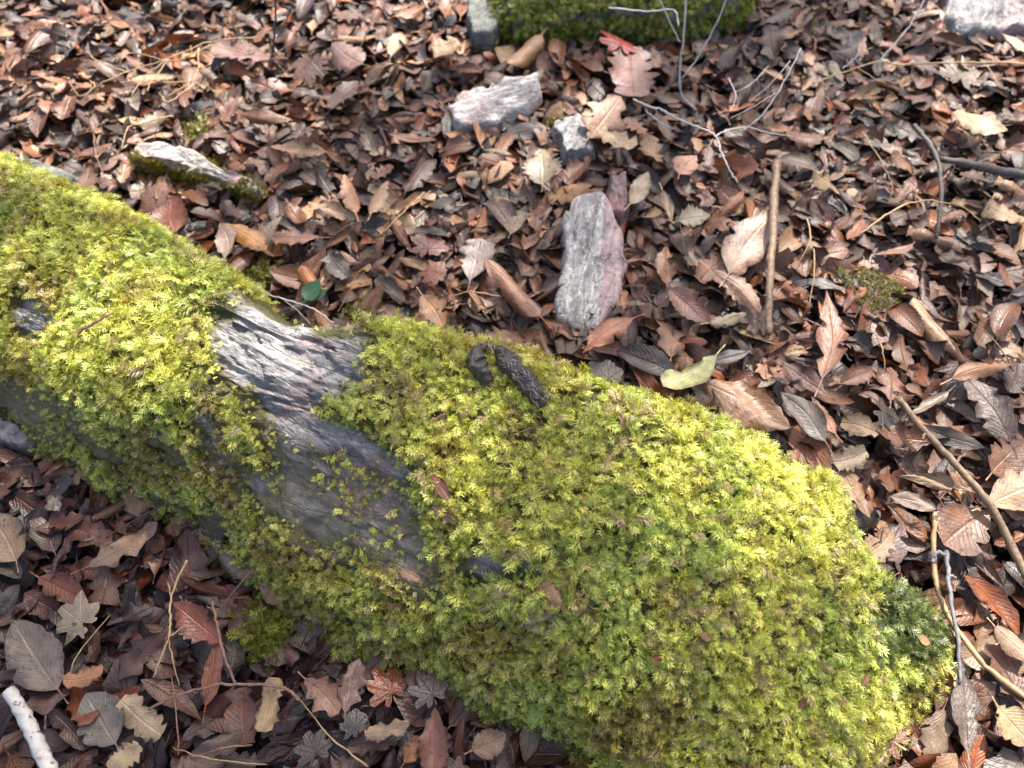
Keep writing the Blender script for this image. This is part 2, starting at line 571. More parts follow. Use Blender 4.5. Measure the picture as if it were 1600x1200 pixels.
# ------------------------------------------------------------------ moss
def frond(seed, n=9, leaf=0.0088, width=0.0016, L=0.020, droop=0.5, tuft=False):
    """a feathery shoot along +X, leaning up: verts, tris, height along the shoot 0..1"""
    r = np.random.default_rng(seed)
    V, F, T = [], [], []
    for i in range(n):
        f = (i + 0.6) / n
        x = L * f
        z = L * (0.55 * f - droop * f * f)
        ln = leaf * (0.55 + 0.6 * math.sin(math.pi * min(1, f * 0.85 + 0.12))) * r.uniform(0.75, 1.2)
        if i == n - 1:
            dirs = [(r.normal(0, .15), 0.0)]
        else:
            dirs = [(s * r.uniform(0.65, 1.15), s) for s in (-1, 1)]
        for a, s in dirs:
            d = np.array([math.cos(a), math.sin(a), r.uniform(-0.25, 0.55)])
            d /= np.linalg.norm(d)
            p0 = np.array([x, 0, z])
            sd = np.cross(d, [0, 0, 1])
            sd /= np.linalg.norm(sd)
            e_ = p0 + d * ln + np.array([0, 0, -ln * r.uniform(0.05, 0.3)])
            b = len(V)
            p1 = p0 + d * ln * .12
            V += [p1 + sd * width * .5, e_, p1 - sd * width * .5]
            F += [(b, b + 1, b + 2)]
            q = f * 0.7
            T += [q, min(1, q + .35), q]
    return np.array(V), np.array(F), np.array(T)


def tri_sample(V, T, n, r, dens=None):
    a, b, c = V[T[:, 0]], V[T[:, 1]], V[T[:, 2]]
    nr = np.cross(b - a, c - a)
    ar = np.linalg.norm(nr, axis=1)
    w = ar * (dens if dens is not None else 1)
    idx = r.choice(len(T), n, p=w / w.sum())
    u, v = r.random(n), r.random(n)
    s = u + v > 1
    u[s], v[s] = 1 - u[s], 1 - v[s]
    P = a[idx] + (b - a)[idx] * u[:, None] + (c - a)[idx] * v[:, None]
    N = nr[idx] / (ar[idx][:, None] + 1e-12)
    return P, N


def shoots(name, P, N, size, cols, parent, r, templates, lift=0.004, spread=1.05, kind='stuff', label=None):
    n = len(P)
    rnd = r.normal(0, 1, (n, 3))
    rnd[:, 2] -= 0.25
    t = rnd - (rnd * N).sum(1)[:, None] * N
    t /= np.linalg.norm(t, axis=1)[:, None] + 1e-9
    tl = r.uniform(0.1, spread, n)
    x = t * np.cos(tl)[:, None] + N * np.sin(tl)[:, None]
    z = N * np.cos(tl)[:, None] - t * np.sin(tl)[:, None]
    y = np.cross(z, x)
    base = P + N * (r.random(n) * lift)[:, None]
    Vs, Fs, Cs, off = [], [], [], 0
    which = r.integers(0, len(templates), n)
    for ti, (tv, tf, tt) in enumerate(templates):
        m = np.where(which == ti)[0]
        if not len(m):
            continue
        s = size[m][:, None, None]
        q = base[m][:, None] + s * (tv[None, :, 0:1] * x[m][:, None] + tv[None, :, 1:2] * y[m][:, None] + tv[None, :, 2:3] * z[m][:, None])
        Vs.append(q.reshape(-1, 3))
        Fs.append((tf[None] + (np.arange(len(m)) * len(tv))[:, None, None] + off).reshape(-1, 3))
        off += len(m) * len(tv)
        c = cols[m][:, None, :]
        old = c * 0.72 * np.array([1.05, 0.86, 0.8]) + np.array([0.012, 0.006, 0.0])
        g_ = tt[None, :, None] ** 0.8
        Cs.append(((old * (1 - g_) + c * 1.12 * g_) * np.repeat(r.uniform(.66, 1.3, (len(m), len(tv) // 3, 1)), 3, 1)).reshape(-1, 3))
    me = np_mesh(name, np.vstack(Vs), np.vstack(Fs), M_MOSS, tint=np.clip(np.vstack(Cs), 0, 1))
    return add(name, me, parent, kind=kind, label=label)


def star(seed, n=15, leaf=0.0105, width=0.0022, L=0.011):
    """an upright tuft along +X with narrow leaves raying out round its tip"""
    r = np.random.default_rng(seed)
    V, F, T = [], [], []
    for i in range(n):
        f = i / (n - 1)
        a = i * 2.4 + r.normal(0, .25)
        op = math.radians(78 - 62 * f + r.normal(0, 9))
        d = np.array([math.cos(op), math.sin(op) * math.cos(a), math.sin(op) * math.sin(a)])
        p0 = np.array([L * (.35 + .65 * f), 0, 0])
        ln = leaf * (1.1 - .45 * f) * r.uniform(.75, 1.2)
        sd = np.cross(d, [1, .02, 0])
        sd /= np.linalg.norm(sd)
        e_ = p0 + d * ln - np.array([ln * .16 * math.sin(op), 0, 0])
        b = len(V)
        V += [p0 + sd * width * .5, e_, p0 - sd * width * .5]
        F += [(b, b + 1, b + 2)]
        q = .25 + .45 * f
        T += [q, min(1, q + .45), q]
    return np.array(V), np.array(F), np.array(T)


TEMPL = [frond(100 + i, n=9 + i % 3, leaf=0.0088 + 0.0007 * (i % 4), width=.0022, L=0.019 + 0.002 * (i % 3), droop=0.3 + 0.1 * (i % 4)) for i in range(6)]
TEMPL += [star(200 + i, n=14 + i % 4, leaf=.0095 + .0008 * (i % 3)) for i in range(6)]
SHORT = [frond(300 + i, n=7, leaf=0.0058, width=.0019, L=0.010, droop=0.2) for i in range(6)]
YEL, GRN, OLV, TAN = np.array([.61, .635, .135]), np.array([.44, .525, .125]), np.array([.36, .31, .065]), np.array([.46, .37, .17])


def moss_cols(P, r, green=0.0, olive=0.0, tan=0.10):
    n = len(P)
    a = fbm(P, 12, 3, 31)[:, None]
    b = fbm(P, 30, 2, 32)[:, None]
    g = np.clip((a - 0.44) * 4 + (b - .5) * 1.6 + green + r.normal(0, .22, (n, 1)), 0, 1)
    c = YEL * (1 - g) + GRN * g
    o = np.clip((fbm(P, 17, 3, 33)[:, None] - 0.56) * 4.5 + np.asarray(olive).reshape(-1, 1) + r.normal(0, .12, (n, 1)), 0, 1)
    c = c * (1 - o) + OLV * o
    t = (r.random((n, 1)) < tan + np.clip((fbm(P, 20, 2, 34)[:, None] - .6) * 2, 0, .4))
    c = np.where(t, TAN * r.uniform(.6, 1.1, (n, 1)), c)
    return c * r.uniform(0.78, 1.2, (n, 1))


NMOSS = 114000
MP, MN = tri_sample(ROCKV, TRI, NMOSS, rng)
MN *= np.sign((MN * (MP - np.array(rows[:, 5].mean(0)) + np.array([0, 0, .2]))).sum(1))[:, None]
mpx, mpy = proj(MP)
bm_ = bare_mask(mpx, mpy, fbm(MP, 14, 4, 5) - .5, MP, 5)
fl_ = np.clip(poly_sd(mpx, mpy, FILM) / 50 + 0.5, 0, 1)
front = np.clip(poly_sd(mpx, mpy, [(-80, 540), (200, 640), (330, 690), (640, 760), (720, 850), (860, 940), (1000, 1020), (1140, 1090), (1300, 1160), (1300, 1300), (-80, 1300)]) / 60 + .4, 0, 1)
keep = (rng.random(NMOSS) > bm_ * np.where(fl_ > .5, .8, 1.0)) & (MP[:, 2] > -0.01)
patch = fbm(MP, 22, 3, 41)
keep &= ~((fl_ > 0.5) & (patch < 0.34 + 0.10 * rng.random(NMOSS) + .20 * bm_))
# the dark green tuft of another moss at the boulder's end
DARK = [(1345, 905), (1400, 905), (1450, 945), (1475, 1005), (1425, 1045), (1362, 1035), (1332, 985)]
dk = poly_sd(mpx, mpy, DARK) + (patch - .5) * 60 + rng.normal(0, 9, NMOSS) > 0
band = (bm_ > .45) & (rng.random(NMOSS) > bare_mask(mpx, mpy, fbm(MP, 14, 4, 5) - .5, MP, -16)) & (MP[:, 2] > 0) & (rng.random(NMOSS) < .3)
shoots('moss_fringe', MP[band], MN[band], rng.uniform(.35, .75, band.sum()), moss_cols(MP[band], rng, .1, .4), boulder, rng, SHORT, lift=.001)
sel = keep & ~dk & (fl_ <= 0.5)
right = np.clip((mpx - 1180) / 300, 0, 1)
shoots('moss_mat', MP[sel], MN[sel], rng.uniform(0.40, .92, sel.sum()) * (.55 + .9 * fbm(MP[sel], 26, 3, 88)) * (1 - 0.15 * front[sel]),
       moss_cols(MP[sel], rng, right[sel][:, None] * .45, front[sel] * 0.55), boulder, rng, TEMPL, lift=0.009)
sel = keep & ~dk & (fl_ > 0.5)
shoots('thin_moss', MP[sel], MN[sel], rng.uniform(0.6, 1.1, sel.sum()), moss_cols(MP[sel], rng, .2, .55), boulder, rng, SHORT, lift=0.003, label='thin olive moss on the steep face')
sel = keep & dk
cd = np.array([.10, .135, .035]) * rng.uniform(.7, 1.35, (sel.sum(), 1))
shoots('dark_moss', MP[sel], MN[sel], rng.uniform(0.45, .85, sel.sum()), cd, boulder, rng, TEMPL, lift=0.008, label='dark green moss patch at the low end')

# ------------------------------------------------------------------ leaf shapes
def rot_from(yaw, tilt, tdir):
    n = len(yaw)
    Z = np.stack([np.sin(tilt) * np.cos(tdir), np.sin(tilt) * np.sin(tdir), np.cos(tilt)], 1)
    X = np.stack([np.cos(yaw), np.sin(yaw), np.zeros(n)], 1)
    X -= Z * (X * Z).sum(1)[:, None]
    X /= np.linalg.norm(X, axis=1)[:, None]
    return X, np.cross(Z, X), Z


def leaf_geo(kind, L, W, r, nu=7, nv=4, cross=0.0, bend=0.0, fold=0.0, twist=0.0, wav=0.0, stem=0.2, crump=0.012, rag=0.0):
    u = np.linspace(0, 1, nu + 1)
    v = np.linspace(-1, 1, nv + 1)
    if kind == 'maple':
        ang, rad = [], []
        nl = 7
        for i in range(nl):
            a = (i - 3) / 3 * 2.25
            R = (1.0, .93, .75, .48)[abs(i - 3)]
            w = 2.25 / 3
            for da, q in ((-.5, .70), (-.25, .90), (0, 1.0), (.25, .90)):
                ang.append(a + da * w)
                rad.append(R * q * r.uniform(.82, 1.1) if q > .55 else q * r.uniform(.75, 1.05) * (.6 + .4 * R))
        ang.append(2.25 + .5 * w)
        rad.append(.25)
        ang, rad = np.array(ang), np.array(rad) * L * .62
        o = np.array([L * .38, 0, 0])
        V = [o]
        UV = [(0.0, 0.5)]
        lobe = np.abs(((ang / (2.25 / 3) + .5) % 1) - .5)
        for f in (.35, .68, 1.0):
            for a, q, lb in zip(ang, rad, lobe):
                V.append(o + np.array([math.cos(a) * q * f, math.sin(a) * q * f * W, 0]))
                UV.append((f * .3, .5 + lb * .5))
        V = np.array(V)
        m = len(ang)
        F = [(0, 1 + i, 2 + i) for i in range(m - 1)]
        for k2 in range(2):
            b = 1 + k2 * m
            for i in range(m - 1):
                F += [(b + i, b + m + i, b + m + i + 1), (b + i, b + m + i + 1, b + i + 1)]
        F = np.array(F)
        UV = np.array(UV)
        x, y = V[:, 0] - L * .38, V[:, 1]
        rr = np.hypot(x, y) / (L * .6)
        th = np.arctan2(y, x)
        V[:, 2] = -cross * .35 * L * rr ** 2 * (0.6 + .4 * np.sin(2 * th + r.uniform(0, 6))) + wav * L * .5 * rr * np.sin(th * 3.1 + r.uniform(0, 6)) + fold * .3 * np.abs(y)
        if stem:
            b = len(V)
            V = np.vstack([V, [[L * .38, -.0008, 0], [L * .38, .0008, 0], [L * .38 - stem * L, r.normal(0, .006), .004], [L * .38 - stem * L, .0012, .004]]])
            F = np.vstack([F, [(b, b + 1, b + 3), (b, b + 3, b + 2)]])
            UV = np.vstack([UV, [[0, .5]] * 4])
        V[:, 0] -= L / 2
        return V, F, UV
    if kind == 'oval':
        w = np.sin(math.pi * np.clip(u, 0, 1) ** .9) ** .72
    elif kind == 'lance':
        w = np.sin(math.pi * u ** .8) ** 1.15
    elif kind == 'ovate':
        w = u ** .55 * (1 - u) ** .95
        w /= w.max()
    elif kind == 'obovate':
        w = u ** 1.0 * (1 - u) ** .5
        w /= w.max()
    elif kind == 'serrate':
        w = np.sin(math.pi * u ** .85) ** .8 * (1 + .10 * np.where(np.arange(nu + 1) % 2, 1, -1))
    elif kind == 'lobed':
        w = np.sin(math.pi * u ** 1.05) ** .6 * (1 + .30 * np.cos(2 * math.pi * 3.2 * u + .6))
    elif kind == 'torn':
        w = (np.sin(math.pi * (0.18 + u * .62)) ** .8) * r.uniform(.65, 1.15, nu + 1)
        w[-1] *= .5
    w = np.maximum(w, .02)
    if kind in ('oval', 'ovate', 'obovate', 'lance'):
        w = w * r.uniform(.93, 1.05, nu + 1)
    U, VV = np.meshgrid(u, v, indexing='ij')
    x = L * U
    y = VV * (w[:, None] * W / 2)
    if kind in ('torn', 'lobed'):
        x = x + np.abs(VV) * r.uniform(-.06, .06, U.shape) * L
        y = y * (1 + (np.abs(VV) > .9) * r.uniform(-.22, .12, U.shape))
    if rag:
        for sgn in (-1, 1):
            k_ = r.uniform(0, 1, nu + 1) ** 4
            k_ = np.where(r.random(nu + 1) < .25, np.minimum(k_ * 3, 1), k_ * .5)
            y = y * np.where(VV * sgn > .55, 1 - rag * k_[:, None] * np.abs(VV), 1)
            x = x + np.where(VV * sgn > .55, r.normal(0, .12 * rag, nu + 1)[:, None] * L * .4, 0)
    y = y + L * .04 * np.sin(U * math.pi) * r.normal()
    ph = r.uniform(0, 6.28, 2)
    cp = [(r.uniform(3, 9), r.uniform(2, 6), r.uniform(0, 6.28), r.normal()) for _ in range(4)]
    z = sum(a_ * np.sin(U * p_ + VV * q_ + f_) for p_, q_, f_, a_ in cp) * crump * L * .5 * w[:, None]
    z = z + fold * np.abs(y) + wav * L * VV ** 2 * np.where(VV > 0, np.sin(U * 9 + ph[0]), np.sin(U * 8 + ph[1])) * w[:, None]
    if abs(cross) > 1e-3:
        R = W / 2 / cross
        z = z + R * (1 - np.cos(y / R))
        y = R * np.sin(y / R)
    if twist:
        a = twist * (U - .5)
        y, z = y * np.cos(a) - z * np.sin(a), y * np.sin(a) + z * np.cos(a)
    if abs(bend) > 1e-3:
        R = L / bend
        th = (U - .5) * bend
        x, z = L / 2 + (R - z) * np.sin(th), R - (R - z) * np.cos(th) - R * (1 - math.cos(bend / 2)) * .5
    V = np.stack([x.ravel(), y.ravel(), z.ravel()], 1)
    UV = np.stack([U.ravel(), VV.ravel() * .5 + .5], 1)
    i, j = np.meshgrid(np.arange(nu), np.arange(nv), indexing='ij')
    a = (i * (nv + 1) + j).ravel()
    q = np.stack([a, a + nv + 1, a + nv + 2, a + 1], 1)
    F = np.vstack([q[:, [0, 1, 2]], q[:, [0, 2, 3]]])
    if stem:
        b = len(V)
        p = V[nv // 2]
        tdir = V[nv // 2] - V[(nv + 1) + nv // 2]
        tdir = tdir / (np.linalg.norm(tdir) + 1e-9)
        e = p + tdir * stem * L + np.array([0, r.normal(0, .1) * stem * L, 0])
        s_ = np.array([0, .0009, 0])
        V = np.vstack([V, [p - s_, p + s_, (p + e) / 2 - s_ * .8 + [0, 0, .001], (p + e) / 2 + s_ * .8, e - s_, e + s_]])
        F = np.vstack([F, [(b, b + 1, b + 3), (b, b + 3, b + 2), (b + 2, b + 3, b + 5), (b + 2, b + 5, b + 4)]])
        UV = np.vstack([UV, [[0, .5]] * 6])
    V[:, 0] -= L / 2
    return V, F, UV


# ------------------------------------------------------------------ smaller stones
FOOT = []       # outlines (photograph points) that the litter keeps clear of


def slab(name, outline, z, th, mat, label, cat='stone', kx=0.0, ky=0.0, rough=0.006, seed=1, parent=None, nl=44, part=None, sink=0.02, group=None):
    r = np.random.default_rng(seed)
    o = np.array(outline, float)
    c = o.mean(0)
    zt = lambda p: z + kx * (p[0] - c[0]) + ky * (p[1] - c[1])
    pts = np.array([at(p[0], p[1], zt(p)) for p in o])
    d = np.linalg.norm(np.roll(pts, -1, 0) - pts, axis=1)
    cum = np.concatenate([[0], np.cumsum(d)])
    cl = np.vstack([pts, pts[:1]])
    t = np.linspace(0, cum[-1], nl, endpoint=False)
    E = np.stack([np.interp(t, cum, cl[:, k2]) for k2 in range(3)], 1)
    cen = E.mean(0)
    jit = r.normal(0, 1, (nl, 1)) * .0022
    dirs = E - cen
    dirs[:, 2] = 0
    dirs /= np.linalg.norm(dirs, axis=1)[:, None]
    E = E + dirs * jit
    rings = [E * 0 + cen] if False else []
    for f, dz in ((.0, .0), (.25, .0), (.5, .0), (.72, 0.), (.88, 0), (.965, -.001)):
        rings.append(cen + (E - cen) * f + np.array([0, 0, dz]))
    for g_, o_ in ((.12, .0), (.4, .004), (.75, .006), (1.0, .008)):
        q = E + dirs * o_
        q = q - np.array([0, 0, 1]) * th * g_
        rings.append(q)
    Rg = np.array(rings)
    Pn = Rg.reshape(-1, 3)
    n1 = fbm(Pn, 26, 4, seed) - .5
    n2 = saw((Pn @ np.array([.8, .6, .3])) / .014 + 2 * vnoise(Pn, 9, seed + 3), .8) - .5
    Pn = Pn.copy()
    Pn[:, 2] += n1 * rough * 3.4 + n2 * rough * .22
    Pn[:, 2] += (cells(Pn * [1, 1, .4], 38, seed) - .5) * rough * 1.3 + (cells(Pn * [1, 1, .4], 90, seed + .5) - .5) * rough * .5
    Pn[:, :2] += (np.stack([fbm(Pn, 60, 2, seed + 5), fbm(Pn, 60, 2, seed + 6)], 1) - .5) * rough
    Pn[:nl] = Pn[:nl].mean(0)
    m = len(rings)
    i, j = np.meshgrid(np.arange(m - 1), np.arange(nl), indexing='ij')
    a = (i * nl + j).ravel()
    b = (i * nl + (j + 1) % nl).ravel()
    Q = np.stack([a, a + nl, b + nl, b], 1)
    me = np_mesh(part or name, Pn, [Q[nl:], np.stack([a[:nl] + nl, b[:nl] + nl, np.zeros(nl, int)], 1)], mat)
    FOOT.append(o)
    return add(part or name, me, parent, label if not parent else None, cat if not parent else None, group if not parent else None), Pn, np.vstack([Q[:, [0, 1, 2]], Q[:, [0, 2, 3]]])


M_QUARTZ = schist_material('pale_quartz', (0, 0, -0.25), tint=(2.15, 2.0, 1.93), pink=.7, masks=False, white=.9)
VE0, VE1 = at(944, 300, .05), at(936, 505, .05)      # the pink seam down the slab's edge
M_SLAB = schist_material('grey_slab', (0, 0, -1.35), tint=(2.0, 1.98, 1.9), pink=.15, masks=False, white=.8, vein=(VE0, (-(VE1 - VE0)[1] / np.linalg.norm(VE1 - VE0), (VE1 - VE0)[0] / np.linalg.norm(VE1 - VE0))))
M_GREY = schist_material('streaked_stone', (0, 0, -1.1), tint=(1.4, 1.38, 1.38), pink=.4, masks=False, white=.8)
M_PINK = schist_material('pink_stone', (0, 0, 1.5), tint=(1.25, .85, .85), pink=1.0, masks=False, white=.3)
M_DULL = schist_material('dull_stone', (0, 0, -.5), tint=(.85, .9, .82), pink=.2, masks=False, white=.35)
slab('stone', [(703, 160), (722, 142), (770, 130), (790, 119), (838, 113), (842, 132), (834, 150), (800, 172), (770, 186), (722, 198), (712, 190)], .06, .035, M_QUARTZ, 'white and pink quartz stone with an angular flat top', seed=3, ky=-.00025)
slab('stone', [(862, 196), (905, 178), (918, 200), (926, 232), (902, 236), (885, 232), (878, 214)], .05, .03, M_GREY, 'small grey streaked stone beside the two tone tan leaf', seed=4)
slab('stone', [(900, 302), (915, 296), (943, 298), (958, 330), (972, 365), (976, 420), (968, 462), (935, 508), (910, 512), (872, 495), (866, 470), (884, 400), (880, 340)], .05, .03, M_SLAB, 'long grey stone slab with a pink edge', seed=5, ky=-.0001)
slab('stone', [(956, 266), (978, 266), (980, 318), (972, 332), (950, 328), (953, 295)], .055, .03, M_PINK, 'small pink brick shaped stone above the long grey slab', seed=6, rough=.003)
slab('stone', [(735, -20), (778, -20), (786, 30), (765, 50), (738, 48), (730, 20)], .06, .06, M_DULL, 'smooth grey green stone beside the moss mound', seed=7, rough=.003)
slab('stone', [(-60, 250), (30, 247), (85, 258), (118, 275), (80, 292), (20, 285), (-60, 275)], .05, .05, M_DULL, 'flat grey stone tucked behind the mossy boulder', seed=8)
slab('stone', [(-40, 628), (10, 655), (46, 683), (40, 697), (10, 690), (-50, 660)], .045, .05, M_GREY, 'pale grey stone sliver at the foot of the boulder', seed=9, rough=.003)
slab('stone', [(1478, -20), (1590, -30), (1640, 10), (1612, 40), (1560, 46), (1510, 54), (1482, 26)], .04, .04, M_GREY, 'bright bluish white stone in the sun among dark leaves', seed=10, rough=.012)


def moss_on(root, name, Pn, T, n, cond, size, col, r, lift=.005, templ=SHORT):
    P, N = tri_sample(Pn, T, n * 3, r)
    N[N[:, 2] < -.2] *= -1
    cen = Pn.mean(0)
    s = np.sign((N * (P - cen + np.array([0, 0, .05]))).sum(1))
    N = N * s[:, None]
    m = cond(*proj(P), P, N)
    P, N = P[m][:n], N[m][:n]
    c = np.asarray(col) * r.uniform(.7, 1.3, (len(P), 1)) * np.where(r.random((len(P), 1)) < .3, np.array([1.35, 1.1, .9]), 1)
    return shoots(name, P, N, r.uniform(.7, 1.15, len(P)) * size, c, root, r, templ, lift=lift)


t = empty('mossy_stone', 'narrow stone with a white top and mossy side lying in the litter', 'stone')
_, Pn, T_ = slab('stone', [(200, 232), (215, 220), (250, 217), (300, 232), (345, 262), (395, 278), (412, 296), (402, 304), (340, 278), (280, 254), (232, 244), (205, 240)], .065, .06, M_QUARTZ, '', seed=11, parent=t, part='stone_body', ky=-.0004)
moss_on(t, 'moss', Pn, T_, 2200, lambda x, y, P, N: ((P[:, 2] < .052)) | ((fbm(P, 40, 2, 4) > .56) & (y > 236 + (x - 205) * .27)), .8, [.15, .15, .02], rng)
t = empty('mossy_stone', 'low stone under dull green moss among brown leaves', 'stone')
_, Pn, T_ = slab('stone', [(1306, 430), (1340, 418), (1385, 432), (1412, 450), (1408, 478), (1370, 490), (1345, 480), (1325, 455)], .03, .04, M_DULL, '', seed=12, parent=t, part='stone_body')
moss_on(t, 'moss', Pn, T_, 3600, lambda x, y, P, N: fbm(P, 30, 2, 4) > .30, .5, [.17, .16, .035], rng, lift=.003)
t = empty('moss_mound', 'mound of green moss over a rock under the pale dead twigs', 'moss')
_, Pn, T_ = slab('stone', [(775, -60), (1170, -60), (1160, 0), (1120, 12), (1050, 28), (960, 18), (900, 26), (850, 36), (805, 36), (786, 10)], .075, .08, M_DULL, '', seed=13, parent=t, part='stone_body', nl=70, ky=-.0004)
moss_on(t, 'moss_mat', Pn, T_, 9000, lambda x, y, P, N: y > -190, .75, [.20, .25, .04], rng, lift=.02, templ=TEMPL)
for (mx, my, mr, nm, lb) in ((568, 488, 24, 260, 'small cushion of yellow green moss behind the boulder crest'), (312, 200, 22, 160, 'tiny green moss tuft above the white topped stone'), (412, 428, 22, 150, 'tiny olive moss tuft by the slender pale twig'),
                             (420, 985, 40, 420, 'loose green moss clump at the foot of the boulder'), (868, 185, 12, 70, 'tiny green moss tuft beside the white quartz stone')):
    c0 = at(mx, my, .035)
    rad = np.linalg.norm(at(mx + mr, my, .035) - c0)
    q = rng.normal(0, 1, (nm, 3)) * .45
    q[:, 2] = np.abs(q[:, 2]) * .8 + .2
    nn = q / np.linalg.norm(q, axis=1)[:, None]
    pp = c0 + q * np.array([1, 1, .5]) * rad - np.array([0, 0, .01])
    o = shoots('moss_tuft', pp, nn, rng.uniform(.6, 1, nm), (np.array([.19, .2, .025]) * rng.uniform(.7, 1.3, (nm, 1))), None, rng, SHORT if mr < 30 else TEMPL, kind=None, label=lb)
    tag(o, lb, 'moss', 'small moss tufts')

# ------------------------------------------------------------------ leaves singled out in the photograph
def rgb(o, c):
    o.color = (c[0] * .84 / (1 + .35 * c[0]), c[1] * .74 / (1 + .35 * c[0]), c[2] * .59 / (1 + .35 * c[0]), 1)


